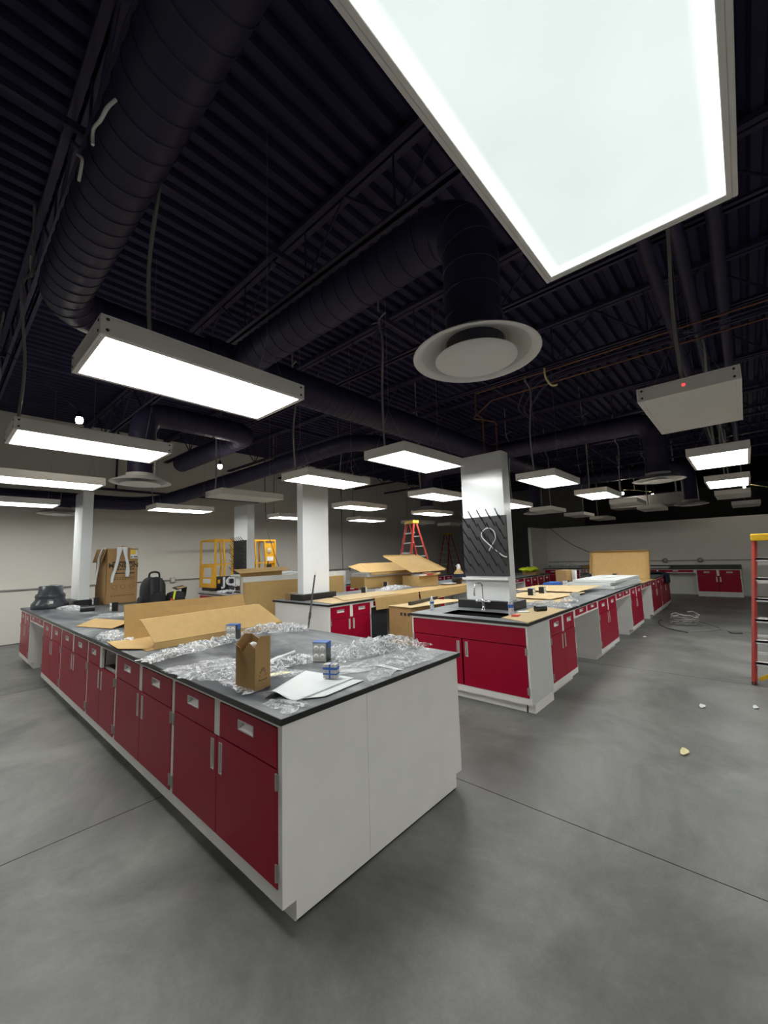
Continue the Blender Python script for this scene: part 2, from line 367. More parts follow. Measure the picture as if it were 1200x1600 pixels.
for k in range(3):
    z = 4.30 - .05 * k
    tag(MB().tube(fillet([(5.9 + .05 * k, -3, z), (5.9 + .05 * k, 2.2 - .1 * k, z), (7.2, 3.0 - .1 * k, z), (7.9, 3.0 - .1 * k, z)], .5, 8), .014, 8).build('electrical_conduit', 'steel_black'), 'black electrical conduit bending overhead, %s of the trio under the joists' % ['topmost', 'middle', 'lowest'][k], 'conduit', 'conduits under the joists')
# pale cable ties hanging beside the big duct
tag(MB().tube(smooth_path([(0.425, 1.905, 3.70), (0.400, 1.924, 3.655), (0.400, 2.041, 3.689), (0.400, 2.174, 3.750), (0.400, 2.170, 3.663)], 5), .008, 6).build('cable_tie', 'white_plastic'), 'upper of two pale loose cable ties beside the big left duct', 'cable tie', 'cable ties by the left duct')
tag(MB().tube(smooth_path([(0.400, 2.525, 3.881), (0.400, 2.402, 3.761), (0.400, 2.405, 3.712), (0.400, 2.451, 3.666)], 5), .008, 6).build('cable_tie', 'white_plastic'), 'lower of two pale loose cable ties beside the big left duct', 'cable tie', 'cable ties by the left duct')

# ------------------------------------------------------------------ panel lights
def fix_geo(lit):
    a = MB(); hx, hy, hz, wl, lip = .61, .305, .105, .014, .030
    a.box(-hx, -hy, hz - .012, hx, hy, hz)
    a.box(-hx, -hy, 0, hx, -hy + wl, hz - .012).box(-hx, hy - wl, 0, hx, hy, hz - .012).box(-hx, -hy + wl, 0, -hx + wl, hy - wl, hz - .012).box(hx - wl, -hy + wl, 0, hx, hy - wl, hz - .012)
    a.box(-hx + wl, -hy + wl, 0, hx - wl, -hy + lip, .006).box(-hx + wl, hy - lip, 0, hx - wl, hy - wl, .006).box(-hx + wl, -hy + lip, 0, -hx + lip, hy - lip, .006).box(hx - lip, -hy + lip, 0, hx - wl, hy - lip, .006)
    q = MB().box(-hx + lip, -hy + lip, .005, hx - lip, hy - lip, .012)
    return a, q
def panel_light(xf, yf, label, kind='lit', cable=5.05, cx=-.56, cy=.02, group='suspended box panel lights', z=2.765, screws=False):
    x, y = xf - .61, yf - .305
    t = thing('panel_light', label, 'ceiling light', (x, y, z), 0, group)
    a, q = fix_geo(kind); a.build('housing', 'fixture_white', t, bevel=.003)
    o = q.build('diffuser', {'lit': 'diffuser_lit', 'edge': 'diffuser_edge_lit', 'off': 'diffuser_off'}[kind], t)
    if cable:
        top = cable - z; j = random.uniform(-.05, .05)
        pts = smooth_path([(cx, cy, .10), (cx + .01 + j, cy + .01, .3 * top), (cx - .02 - j, cy - .02, .6 * top), (cx + .02 + j, cy + .04, .72 * top), (cx + .02, cy + .05, top)], 6)
        mb = MB().tube(pts, .012, 8)
        for s in (-1, 1): mb.tube(smooth_path([(cx + .02 + j, cy + .04, .68 * top), (cx + .02 + j + s * .02, cy + .04 + s * .03, .72 * top), (cx + .02 + j + s * .03, cy + .04 + s * .14, .735 * top)], 4), .008, 6)
        mb.build('supply_cable', 'cable_grey', t)
        for sx in (-.5, .5):
            if abs(x + sx - .6) < .2 or abs(y - 4.25) < .25: continue
            MB().tube([(sx, -.22, .10), (sx, 0, .55), (sx, .22, .10)], .0018, 4).tube([(sx, 0, .55), (sx, 0, top)], .0018, 4).build('hanging_wire', 'conduit_grey', t)
    if screws:
        for zz in (.025, .08):
            for sx in (-.58, .58): MB().lathe([(.0001, -.003), (.008, -.003), (.008, .001)], (sx, -.305, zz), 10, axis='y').build('screw', 'screw_dark', t)
            for sy in (-.27, .27): MB().lathe([(.0001, -.003), (.008, -.003), (.008, .001)], (-.61, sy, zz), 10, axis='x').build('screw', 'screw_dark', t)
    return t
panel_light(1.665, .525, 'huge overhead box panel light nearest the viewer, glowing greenish white', 'edge', screws=True, cx=.2)
panel_light(1.70, 2.85, 'lit box panel light hanging above the front end of the nearest bench', screws=True, cx=-.28)
panel_light(1.60, 4.95, 'lit box panel light at left, second back over the nearest bench', screws=True)
panel_light(1.60, 7.35, 'lit box panel light at left, third back over the nearest bench')
panel_light(1.54, 10.05, 'lit box panel light at far left, closest to the back wall')
panel_light(4.53, 3.24, 'lit box panel light touching the left edge of the sink column in view')
panel_light(4.53, 4.92, 'lit box panel light in front of the plain middle column')
panel_light(4.40, 7.08, 'unlit box panel light in front of the rear column with pegboard', 'off')
panel_light(4.24, 9.57, 'lit box panel light above the backpack, close to the back wall')
panel_light(7.30, 9.75, 'lit box panel light partly hidden by the left side of the middle column')
panel_light(7.25, 6.98, 'lit box panel light right of the middle column, upper of two stacked there')
panel_light(9.82, 9.26, 'lit box panel light right of the middle column, lower of two stacked there')
panel_light(7.30, 4.80, 'lit box panel light left of the sink column, just above the tall ladder diffuser')
panel_light(10.0, 6.83, 'lit box panel light left of the sink column, just under the small diffuser')
panel_light(12.3, 9.1, 'unlit box panel light behind the top of the tall red ladder', 'off')
panel_light(14.6, 9.1, 'unlit box panel light above the farther red ladder', 'off')
t = panel_light(4.80, .53, 'unlit flat box panel light with a red indicator, right of the near diffuser', 'off', screws=True)
MB().lathe([(.0001, -.004), (.008, -.004), (.013, 0)], (-.61, .01, .055), 14, axis='x').build('indicator_lamp', 'led_red', t)
panel_light(7.51, .47, 'lit box panel light at right, directly behind the unlit one with red indicator')
panel_light(10.25, .46, 'lit box panel light at right, second behind the unlit one')
panel_light(12.87, .44, 'unlit box panel light at right, under the second lit one', 'off')
panel_light(16.18, .22, 'unlit box panel light farthest right, just above the grey wall', 'off')
panel_light(7.32, 2.63, 'lit box panel light immediately right of the sink column')
panel_light(9.98, 2.55, 'lit box panel light beside the first warm work lamp')
panel_light(12.5, 2.48, 'unlit box panel light below the warm work lamps', 'off')
panel_light(14.9, 2.30, 'unlit box panel light below and right of the warm work lamps', 'off')
panel_light(10.1, 4.55, 'lit box panel light cut off by the right edge of the sink column', cy=-.28)
panel_light(12.4, 4.48, 'unlit box panel light over the dark opening beside the sink column', 'off', cy=-.28)
panel_light(15.1, 4.41, 'unlit box panel light over the left end of the far grey wall', 'off', cy=-.28)
panel_light(17.6, 4.3, 'unlit box panel light small and dim over the far grey wall', 'off')
# unseen fixtures continuing the grid, added to brighten the end panel and walls
for i, (x, y) in enumerate([(-1.15, 7.3), (-1.15, 10.05), (-3.9, 10.05), (-1.15, -1.75), (1.66, -1.75), (4.5, -1.75), (7.4, -1.75), (10.25, -1.75), (1.66, -4.0), (4.5, -4.0), (-1.15, -4.0)]):
    panel_light(x, y, 'unseen lit box panel light added outside the picture for extra light', cable=0, group='added box panel lights outside the picture')
# small work lamps
def work_lamp(x, y, z, label, cord):
    t = thing('work_lamp', label, 'lamp', (x, y, z), 0, 'small bright work lamps')
    MB().lathe([(.001, -.05), (.03, -.04), (.04, 0), (.03, .035), (.012, .045)], n=16).build('bulb', 'lamp_lens', t)
    MB().lathe([(.035, .03), (.03, .07), (.018, .11), (.001, .11)], n=14).build('socket', 'black_plastic', t)
    MB().tube([Vector(q) - Vector((x, y, z)) for q in [(x, y, z + .11)] + cord], .006, 6).build('cord', 'steel_black' if y > 4 else 'pale_yellow', t)
work_lamp(1.1, 5.9, 3.4, 'small bright work lamp above the second left panel light', [(.2, 6.4, 4.4)])
work_lamp(3.5, 7.2, 3.4, 'small bright work lamp above the unlit panel near the back wall', [(3.5, 7.2, 4.4)])
work_lamp(14.6, 2.8, 3.4, 'warm work lamp left of the pair over the far benches', [(15.4, 2.6, 3.55)])
work_lamp(16.0, 2.2, 3.4, 'warm work lamp right of the pair over the far benches', [(15.4, 2.6, 3.55), (15.4, 2.6, 4.4)])
work_lamp(16.4, -.1, 3.4, 'warm work lamp at right on a yellow cord by the panel light', [(16.2, -1.2, 3.1)])

# ------------------------------------------------------------------ cabinets (local: x along the face, y into the body)
TOE, ZC, ZT, ZS, ZB = .075, .0955, H - TS, .675, .165
cache = {}
def holed(mb, x0, z0, x1, z1, hx0, hz0, hx1, hz1, y0, y1):
    mb.box(x0, y0, z0, hx0, y1, z1).box(hx1, y0, z0, x1, y1, z1).box(hx0, y0, z0, hx1, y1, hz0).box(hx0, y0, hz1, hx1, y1, z1); return mb
def cup(mb, x0, z0, x1, z1, y0, dep, slant):
    vs = [(x0, y0, z0), (x1, y0, z0), (x1, y0, z1), (x0, y0, z1), (x0 + .004, y0 + dep * (.12 if slant else 1), z0 + .004), (x1 - .004, y0 + dep * (.12 if slant else 1), z0 + .004), (x1 - .004, y0 + dep, z1 - .004), (x0 + .004, y0 + dep, z1 - .004)]
    mb.add(vs, [(4, 5, 6, 7), (0, 1, 5, 4), (1, 2, 6, 5), (2, 3, 7, 6), (3, 0, 4, 7)])
    e = .005
    mb.box(x0 - e, y0 - .002, z0 - e, x1 + e, y0, z0).box(x0 - e, y0 - .002, z1, x1 + e, y0, z1 + e).box(x0 - e, y0 - .002, z0, x0, y0, z1).box(x1, y0 - .002, z0, x1 + e, y0, z1)
    return mb
def drawer(parent, x0, x1, z0, z1, tilt=0):
    mb = MB(); c = (x0 + x1) / 2; pw = min(.145, (x1 - x0) * .42); pz = (z0 + z1) / 2 + (z1 - z0) * .12; ph = .042 if z1 - z0 > .12 else .03
    holed(mb, x0, z0, x1, z1, c - pw / 2, pz - ph / 2, c + pw / 2, pz + ph / 2, -.004, .016)
    dr = mb.build('drawer', 'red_laminate', parent)
    cup(MB(), c - pw / 2, pz - ph / 2, c + pw / 2, pz + ph / 2, -.004, .034, True).build('pull', 'pull_metal', dr)
    return dr
def door(parent, x0, x1, z0, z1, hinge_left, hl=.155):
    mb = MB(); hx = x1 - .045 if hinge_left else x0 + .045; hz1 = z1 - .03; hz0 = hz1 - hl; hw = .013
    holed(mb, x0, z0, x1, z1, hx - hw, hz0, hx + hw, hz1, -.004, .016)
    dd = mb.build('door', 'red_laminate', parent)
    cup(MB(), hx - hw, hz0, hx + hw, hz1, -.004, .018, False).build('handle', 'pull_metal', dd)
    hg = x0 if hinge_left else x1
    for zz in (z0 + .035, z1 - .085):
        MB().box(hg - .012, -.008, zz, hg + .012, -.0035, zz + .068).tube([(hg, -.008, zz - .002), (hg, -.008, zz + .07)], .006, 6).build('hinge', 'hinge_metal', dd)
    return dd
def carcass(parent, w, dep, splits, m='cabinet_white', sink=False):
    c = MB()
    c.box(0, .02, ZC, .019, dep, ZT).box(w - .019, .02, ZC, w, dep, ZT).box(.019, .03, ZC, w - .019, dep, ZC + .019).box(.019, dep - .012, ZC + .019, w - .019, dep, ZT)
    if not sink: c.box(.019, .03, ZT - .012, w - .019, dep - .012, ZT).box(.019, .03, ZS - .012, w - .019, dep - .012, ZS + .006)
    c.box(0, TOE, 0, .019, dep, ZC).box(w - .019, TOE, 0, w, dep, ZC).box(.019, TOE, 0, w - .019, TOE + .018, ZC)
    c.box(0, 0, ZC, .022, .02, ZT).box(w - .022, 0, ZC, w, .02, ZT).box(.022, 0, ZC, w - .022, .02, ZB - .004).box(.022, 0, .861, w - .022, .02, ZT)
    for s in splits: c.box(s - .033, -.002, ZS, s + .033, .02, .861)
    return c.build('carcass', m, parent)
def cabinet(x, y, rz, w, dep, label, group, mid=None, missing=None, sink=False):
    t = thing('base_cabinet', label, 'cabinet', (x, y, 0), rz, group)
    md = mid if mid else w / 2
    carcass(t, w, dep, [] if sink else [md], sink=sink)
    if sink:
        MB().box(.026, -.004, ZS + .004, w - .026, .016, .857).build('false_front', 'red_laminate', t, bevel=.002)
    else:
        for i, (a, b2) in enumerate(((.028, md - .034), (md + .034, w - .028))):
            if missing == i: continue
            drawer(t, a, b2, ZS + .004, .857)
        if missing is not None:
            a = md + .024 if missing else .026
            MB().box(a, .03, ZS + .02, a + .012, .45, .84).box(a + .012, .05, ZS + .06, a + .025, .45, ZS + .10).build('drawer_slide', 'pull_metal', t)
            MB().box(a + .03, .05, ZS + .010, w - .03, .4, ZS + .014).build('painted_cavity_shade', 'dark_gap', t)  # near-black sheet, paints the shade inside the empty drawer opening
    door(t, .026, md - .003 - (.010 if sink else 0), ZB, ZS - .003, True)
    door(t, md + .003 + (.004 if sink else 0), w - .026, ZB, ZS - .003, False)
    return t
def apron(x, y, rz, w, dep, label, group='knee-space drawer rails'):
    t = thing('knee_drawer_rail', label, 'drawer', (x, y, 0), rz, group)
    c = MB(); z0 = .762
    c.box(0, .02, z0, w, dep, z0 + .012).box(0, dep - .012, z0 + .012, w, dep, ZT).box(0, 0, z0, .06, .02, ZT).box(w - .06, 0, z0, w, .02, ZT).box(w / 2 - .025, 0, z0, w / 2 + .025, .02, ZT).box(.06, 0, z0, w / 2 - .025, .02, z0 + .022).box(w / 2 + .025, 0, z0, w - .06, .02, z0 + .022).box(.06, 0, .866, w / 2 - .025, .02, ZT).box(w / 2 + .025, 0, .866, w - .06, .02, ZT)
    c.build('rail_frame', 'cabinet_white', t)
    drawer(t, .063, w / 2 - .028, z0 + .025, .863); drawer(t, w / 2 + .028, w - .063, z0 + .025, .863)
    return t
def top(x0, y0, x1, y1, label, m='dusty_resin', hole=None, group='black resin worktops'):
    """Worktop: black edge slab with a dusty upper face."""
    t = thing('worktop', label, 'worktop', ((x0 + x1) / 2, (y0 + y1) / 2, H - TS), 0, group); ox, oy = (x0 + x1) / 2, (y0 + y1) / 2
    def bx(mb, a, b_, c, d_, z0, z1): mb.box(a - ox, b_ - oy, z0, c - ox, d_ - oy, z1)
    e, f = MB(), MB()
    if hole:
        a, b_, c, d_ = hole
        R_ = [(x0, y0, a, y1), (c, y0, x1, y1), (a, y0, c, b_), (a, d_, c, y1)]
    else: R_ = [(x0, y0, x1, y1)]
    for r in R_:
        bx(e, *r, 0, TS - .0012)
    i = .004
    for r in R_:
        q = [r[0] + (i if r[0] == x0 else 0), r[1] + (i if r[1] == y0 else 0), r[2] - (i if r[2] == x1 else 0), r[3] - (i if r[3] == y1 else 0)]
        bx(f, *q, TS - .0012, TS)
    e.build('edge_slab', 'black_resin', t); f.build('top_surface', m, t)
    if hole:
        k = MB(); a, b_, c, d_ = hole; D = -.2
        bx(k, a - .006, b_ - .006, a, d_ + .006, D, TS - .003); bx(k, c, b_ - .006, c + .006, d_ + .006, D, TS - .003); bx(k, a, b_ - .006, c, b_, D, TS - .003); bx(k, a, d_, c, d_ + .006, D, TS - .003); bx(k, a, b_, c, d_, D - .006, D)
        o = k.build('sink_basin', 'black_resin', origin=(0, 0, 0)); o.location = t.location; tag(o, 'black sink basin set in the ' + ('near' if y0 < 5 else 'rear') + ' sink worktop', 'sink', 'black resin sinks')
    return t
W90 = R(-90)

# ---- bench nearest the viewer: red fronts face -x, grey end panel faces -y
x1, y1, W1, L1 = 1.113, 1.664, 1.552, 8.094
ov = .02; xf = x1 + ov; yb = y1 + ov; xe = x1 + W1 - ov; ye = y1 + L1 - ov
top(x1, y1, x1 + W1, y1 + L1, 'long black worktop of the nearest bench, dusty and strewn with film')
def b1cab(ya, yb_, label, **k): return cabinet(xf, yb_, W90, yb_ - ya, .555, label, 'red cabinets along the nearest bench', **k)
b1cab(yb + .012, 2.937, 'red two-door cabinet nearest the viewer, at the front corner of the nearest bench')
b1cab(2.937, 4.188, 'red two-door cabinet second from the front corner of the nearest bench')
b1cab(4.188, 5.137, 'red two-door cabinet of the nearest bench with one drawer missing', missing=1)
b1cab(5.137, 6.40, 'red two-door cabinet just beyond the one with the missing drawer')
b1cab(6.40, 7.61, 'red two-door cabinet beside the knee space of the nearest bench')
apron(xf, 8.78, W90, 1.17, .5, 'two small red drawers over the knee space of the nearest bench')
b1cab(8.78, ye, 'red narrow cabinet at the far left end of the nearest bench')
def end_panel(name, pieces, toe0, toe1, label, y):
    t = thing(name, label, 'panel', ((pieces[0] + pieces[-1]) / 2, y, 0)); ox = (pieces[0] + pieces[-1]) / 2
    for i in range(len(pieces) - 1):
        a = pieces[i] - ox + (.0012 if i else 0); b_ = pieces[i + 1] - ox - (.0012 if i < len(pieces) - 2 else 0)
        p = [(a, 0, ZC if i == 0 else .012), (b_, 0, .012), (b_, 0, ZT), (a, 0, ZT)]
        if i == 0: p = [(a + toe0, 0, .012), (b_, 0, .012), (b_, 0, ZT), (a, 0, ZT), (a, 0, ZC), (a + toe0, 0, ZC)]
        if i == len(pieces) - 2: p = [(a, 0, .012), (b_ - toe1, 0, .012), (b_ - toe1, 0, ZC), (b_, 0, ZC), (b_, 0, ZT), (a, 0, ZT)]
        k = len(p); v = [Vector(q) for q in p] + [Vector(q) + Vector((0, .0118, 0)) for q in p]
        MB().add(v, [tuple(range(k)), tuple(range(k, 2 * k))[::-1]] + [(j + k, (j + 1) % k + k, (j + 1) % k, j) for j in range(k)]).build('panel_board', 'cabinet_white', t)
    MB().box(pieces[0] - ox + toe0 + .01, .004, 0, pieces[-1] - ox - toe1 - .01, .011, .0118).build('painted_gap_shade', 'dark_gap', t)  # near-black strip standing in for the shade below the boards
    return t
end_panel('end_panel', [xf, 1.6935, xe], TOE, TOE, 'large pale grey end panel of the nearest bench, facing the viewer', yb)
tag(MB().box(1.74, yb + .02, ZC, xe, 7.6, ZT - .002).box(1.74 , yb + .02, 0, xe - TOE, 7.6, ZC).build('rear_cabinet_run', 'cabinet_white'), 'plain rear cabinet run of the nearest bench, behind its red fronts', 'cabinet')
tag(MB().box(1.74, 7.6, 0, 1.76, ye - .01, ZT - .002).build('knee_back_panel', 'cabinet_grey'), 'grey back panel of the knee space in the nearest bench', 'panel')

# ---- long benches running along x
def long_bench(x0, y0, names, units, knees, x_end, filler_end, sink_hole=None, m='grey_resin', Wd=1.54, sinkcab=None, endpanel=None):
    xa, ya = x0 + ov, y0 + ov
    top(x0, y0, x_end, y0 + Wd, names['top'], m, sink_hole)
    for (a, b_, lab, md) in units: cabinet(a, ya, 0, b_ - a, .56, lab, names['group'], mid=md)
    for (a, b_, lab) in knees: apron(a, ya, 0, b_ - a, .5, lab)
    tag(MB().box(filler_end, ya + .6, 0, x_end - ov, ya + .62, ZT - .002).build('knee_back_panel', 'cabinet_grey'), names['back'], 'panel', 'back panels of the knee spaces')
x2, y2, W2 = 4.1075, 1.739, 1.54
def sink_cabinet(x0, y0, wd, dep, label):
    xa, ya = x0 + ov, y0 + ov
    t = cabinet(xa, y0 + wd - ov, W90, wd - 2 * ov, dep, label, 'red sink cabinets', sink=True, mid=(wd - 2 * ov) * .482)
    # white filler side towards -y, with its set-back plinth
    w_ = wd - 2 * ov
    MB().box(w_ - .0005, .0, ZC, w_ + .0015, dep, ZT).build('side_panel', 'cabinet_grey', t)
    return t
sink_cabinet(x2, y2, W2, .592, 'red sink cabinet below the sink of the bench with the tall column')
MBp = MB().box(x2 + ov + TOE, y2 + ov + TOE, 0, 4.722, y2 + ov + TOE + .018, ZC)
tag(MBp.build('plinth', 'cabinet_white'), 'white plinth strip beside the red sink cabinet', 'plinth')
long_bench(x2, y2, dict(top='grey-filmed worktop with a black sink, below the tall column', group='red cabinets of the sink bench', back='grey panel behind the knee spaces of the sink bench'),
    [(4.724, 5.615, 'red two-door cabinet of the sink bench, first right of the pale corner panel', None), (6.75, 7.87, 'red two-door cabinet of the sink bench, second along its aisle side', None), (9.0, 10.1, 'red two-door cabinet of the sink bench, third along its aisle side', None),
     (11.25, 12.62, 'red cabinet of the sink bench, fourth along, just before the end', None), (12.62, 14.15, 'red cabinet at the far end of the sink bench, under the dark cloth', None)],
    [(5.615, 6.75, 'two small red drawers over the first knee space of the sink bench'), (7.87, 9.0, 'two small red drawers over the second knee space of the sink bench'), (10.1, 11.25, 'two small red drawers over the third knee space of the sink bench')],
    14.2, 4.73, (4.28, 2.13, 4.66, 2.90))
x3, y3, W3 = 4.145, 4.908, 1.508
long_bench(x3, y3, dict(top='worktop of the middle bench under cardboard sheets, with the plain column', group='red cabinets of the middle bench', back='grey panel behind the knee spaces of the middle bench'),
    [(4.18, 5.115, 'red two-door cabinet of the middle bench beside its pale end panel', None), (6.3, 7.4, 'red cabinet of the middle bench hidden behind the floor carton', None), (8.6, 9.7, 'red cabinet of the middle bench left of the sink column', None), (11.6, 12.6, 'red cabinet of the middle bench, right of the sink column in view', None), (12.6, 13.6, 'red cabinet at the far end of the middle bench, under the yellow vest', None)],
    [(5.115, 6.3, 'two small red drawers behind the hanging cardboard of the middle bench'), (7.4, 8.6, 'two small red drawers in the middle bench left of the sink column'), (9.7, 11.6, 'two small red drawers in the middle bench just right of the sink column')],
    13.7, 4.3)
tag(MB().box(x3 + ov, y3 + ov + .0, ZC, x3 + ov + .014, y3 + W3 - ov, ZT).box(x3 + ov, y3 + ov + TOE, 0, x3 + ov + .014, y3 + W3 - ov - TOE, ZC).build('end_panel', 'cabinet_white'), 'pale lilac-white end panel of the middle bench, with a broom handle against it', 'panel')
tag(MB().box(5.118, y3 + .09, .05, 5.60, y3 + .16, .76).build('access_panel', 'grey_plastic'), 'dark grey panel in the knee space of the middle bench', 'panel')
x4, y4 = 4.22, 8.12
sink_cabinet(x4, y4, 1.54, .60, 'red sink cabinet at the back, under the pegboard column')
long_bench(x4, y4, dict(top='rear worktop with a black sink beside the pegboard column', group='red cabinets of the rear bench', back='grey panel behind the knee spaces of the rear bench'),
    [(4.86, 5.75, 'red cabinet of the rear bench right of its pale corner panel', None), (6.9, 8.0, 'red cabinet of the rear bench hidden behind stacked cartons', None), (10.6, 11.7, 'red cabinet of the rear bench below the farther ladder', None), (11.7, 12.8, 'red cabinet at the far end of the rear bench', None)],
    [(5.75, 6.9, 'two small red drawers in the rear bench behind the middle column'), (8.0, 9.2, 'two small red drawers in the rear bench behind the open cartons'), (9.2, 10.6, 'two small red drawers in the rear bench below the tall ladder')],
    12.9, 4.88, (4.45, 8.52, 4.85, 9.25))
# ---- run of cabinets along the far wall (fronts face -x)
top(17.05, .2, 17.7, 6.4, 'dark worktop running along the far grey wall', 'black_resin')
def far(ya, yb_, lab): cabinet(17.07, yb_, W90, yb_ - ya, .6, lab, 'red cabinets along the far wall')
far(.22, 1.36, 'red two-door cabinet at the right end of the far wall run')
apron(17.07, 3.5, W90, 2.14, .5, 'two wide red drawers over the knee space by the far wall')
far(3.5, 4.5, 'red cabinet of the far wall run behind the upright cardboard lid')
apron(17.07, 5.0, W90, .5, .5, 'small red drawers left of the upright cardboard lid')
far(5.0, 6.38, 'red cabinet at the left end of the far wall run')
tag(MB().box(17.685, .2, H, 17.699, 6.4, H + .1).build('backsplash', 'black_resin'), 'black backsplash strip along the far wall', 'backsplash')

# ------------------------------------------------------------------ columns on the benches
def column(x0, y0, xx1, yy1, ztop, label, curb=.09):
    t = thing('column', label, 'column', ((x0 + xx1) / 2, (y0 + yy1) / 2, H), 0, 'white clad columns'); a, b_ = (xx1 - x0) / 2, (yy1 - y0) / 2
    MB().box(-a, -b_, 0, a, b_, ztop - H).build('cladding', 'column_white', t, bevel=.004)
    c = curb; MB().box(-a - c, -b_ - c, 0.0005, a + c, b_ + c, .105).build('curb', 'black_resin', t, bevel=.002)
    return t
column(4.98, 2.325, 5.18, 2.95, 3.0, 'tall white column with black pegboard rising behind the near sink')
column(4.38, 5.85, 4.97, 6.02, 3.0, 'plain white column on the middle bench, left of centre')
column(5.10, 9.03, 5.29, 9.67, 3.0, 'white column with pegboard at the back beside the yellow lift')
column(1.80, 9.02, 1.965, 9.60, 3.0, 'white column at far left beside the tall brown carton', .07)

def rack(x, y0, y1_, z0, z1, label, nx=5, ny=9):
    w_, h_ = y1_ - y0, z1 - z0
    t = thing('drying_rack', label, 'drying rack', (x, (y0 + y1_) / 2, z0), 0, 'black pegboard drying racks')
    MB().box(-.022, -w_ / 2, 0, 0, w_ / 2, h_).build('board', 'rack_black', t, bevel=.002)
    first = None
    for j in range(ny):
        for i in range(nx):
            yy = -w_ / 2 + w_ * (i + (.3 if j % 2 else .7)) / nx; zz = h_ * (j + .55) / ny
            if first is None:
                first = MB().lathe([(.012, 0), (.012, .006), (.0055, .008)], n=8, axis='x').tube([(0, 0, 0), (-.125, 0, .125)], [.0085, .006], 6).build('peg', 'black_plastic', t); o = first
            else:
                o = first.copy(); COL.objects.link(o)
            o.location = (-.022, yy, zz)
    MB().box(-.085, -w_ / 2 - .01, -.045, 0, w_ / 2 + .01, -.032).box(-.085, -w_ / 2 - .01, -.032, -.078, w_ / 2 + .01, -.015).build('drip_tray', 'white_plastic', t)
    return t
rack(4.979, 2.30, 2.95, 1.335, 2.13, 'black pegboard drying rack on the near sink column, holding a clear hose')
rack(5.099, 9.05, 9.66, 1.30, 2.13, 'black pegboard drying rack on the rear column, in front of the yellow lift', 6, 9)
hp = smooth_path([(4.93, 2.56, 1.66), (4.915, 2.50, 1.74), (4.91, 2.44, 1.83), (4.905, 2.46, 1.93), (4.905, 2.545, 1.97), (4.91, 2.63, 1.92), (4.91, 2.63, 1.85), (4.92, 2.55, 1.76), (4.925, 2.46, 1.68), (4.93, 2.36, 1.60), (4.935, 2.31, 1.585)], 8)
tag(MB().tube(hp, .0075, 8).build('hose', 'foam_white'), 'clear hose looped over the pegs of the near rack', 'hose')

def faucet(x, y, label):
    t = thing('faucet', label, 'faucet', (x, y, H), 0, 'chrome sink faucets')
    MB().lathe([(.03, 0), (.03, .01), (.016, .02), (.016, .09), (.022, .095), (.022, .13), (.012, .14)], n=18).build('base', 'chrome', t)
    MB().tube([(-.0, 0, .12)] + fillet([(0, 0, .13), (0, 0, .34), (-.14, .03, .34), (-.15, .035, .235)], .05, 8), .0105, 12).lathe([(.012, .0), (.014, .03), (.009, .06)], (-.15, .035, .19), 10).build('spout', 'chrome', t)
    for s in (-1, 1):
        MB().tube([(0, s * .015, .11), (0, s * .075, .11)], .011, 10).lathe([(.001, -.02), (.02, -.016), (.02, .012), (.001, .016)], (0, s * .085, .11), 12, axis='y').build('handle', 'chrome', t)
    return t
faucet(4.80, 2.61, 'chrome gooseneck faucet at the near sink, under the pegboard')
faucet(4.97, 9.35, 'chrome gooseneck faucet at the rear sink, before the yellow lift')

# ------------------------------------------------------------------ outlet pedestals
def outlet(x, y, rz, label, tape=True, s=1.0):
    t = thing('outlet_box', label, 'outlet box', (x, y, H), rz, 'worktop outlet boxes')
    w_, dp, hh = .105 * s, .085 * s, .135 * s
    MB().box(-w_ / 2, -dp / 2, 0, w_ / 2, dp / 2, hh).build('body', 'black_plastic', t, bevel=.002)
    pl = MB().box(-w_ / 2 + .003, -dp / 2 - .003, .006, w_ / 2 - .003, -dp / 2 - .0004, hh - .004).build('face_plate', 'steel_plate', t)
    for i in (-1, 1):
        for j in (0, 1):
            MB().lathe([(.0001, -.0035), (.019 * s, -.0035), (.021 * s, 0)], (i * w_ * .22, -dp / 2 - .003, hh * (.29 + .42 * j)), 14, axis='y').build('socket', 'white_plastic', pl)
            MB().box(i * w_ * .22 - .006 * s, -dp / 2 - .0075, hh * (.29 + .42 * j), i * w_ * .22 - .003 * s, -dp / 2 - .0062, hh * (.29 + .42 * j) + .007).box(i * w_ * .22 + .003 * s, -dp / 2 - .0075, hh * (.29 + .42 * j), i * w_ * .22 + .006 * s, -dp / 2 - .0062, hh * (.29 + .42 * j) + .007).build('slots', 'ink', pl)
    if tape:
        MB().box(-w_ / 2 - .001, -dp / 2 - .002, hh, w_ / 2 + .001, dp / 2 + .001, hh + .002).box(w_ / 2, -.02, hh - .045 * s, w_ / 2 + .0012, dp / 2, hh).build('tape', 'blue_tape', t)
    return t
outlet(1.905, 2.335, R(-62), 'black outlet box with blue tape on top, nearer of two on the nearest bench')
outlet(1.93, 3.66, R(-58), 'black outlet box with blue tape, beside the long cardboard on the nearest bench')
outlet(1.95, 7.45, R(-90), 'small black outlet box in front of the tall brown carton', False)
outlet(2.03, 8.86, R(-90), 'small black outlet box against the foot of the leftmost column', False)
outlet(6.50, 2.66, R(0), 'black outlet box on cardboard, left of two right of the sink column', True)
outlet(6.86, 2.62, R(0), 'black outlet box on cardboard, right of two right of the sink column', False)
outlet(8.55, 2.78, R(-90), 'black outlet box before the small brown carton, beside a white tube', False)
outlet(8.72, 2.62, R(0), 'blue-taped outlet box left of the stack of white panels')
outlet(10.95, 2.96, R(0), 'dark outlet box at the left foot of the upright cardboard lid', False)
outlet(11.1, 2.45, R(0), 'dark outlet box in front of the upright cardboard lid', False)
outlet(5.75, 5.72, R(30), 'black outlet box with white sockets right of the plain column', False)
outlet(7.05, 6.30, R(30), 'black outlet box with white sockets before the large flat carton', False)
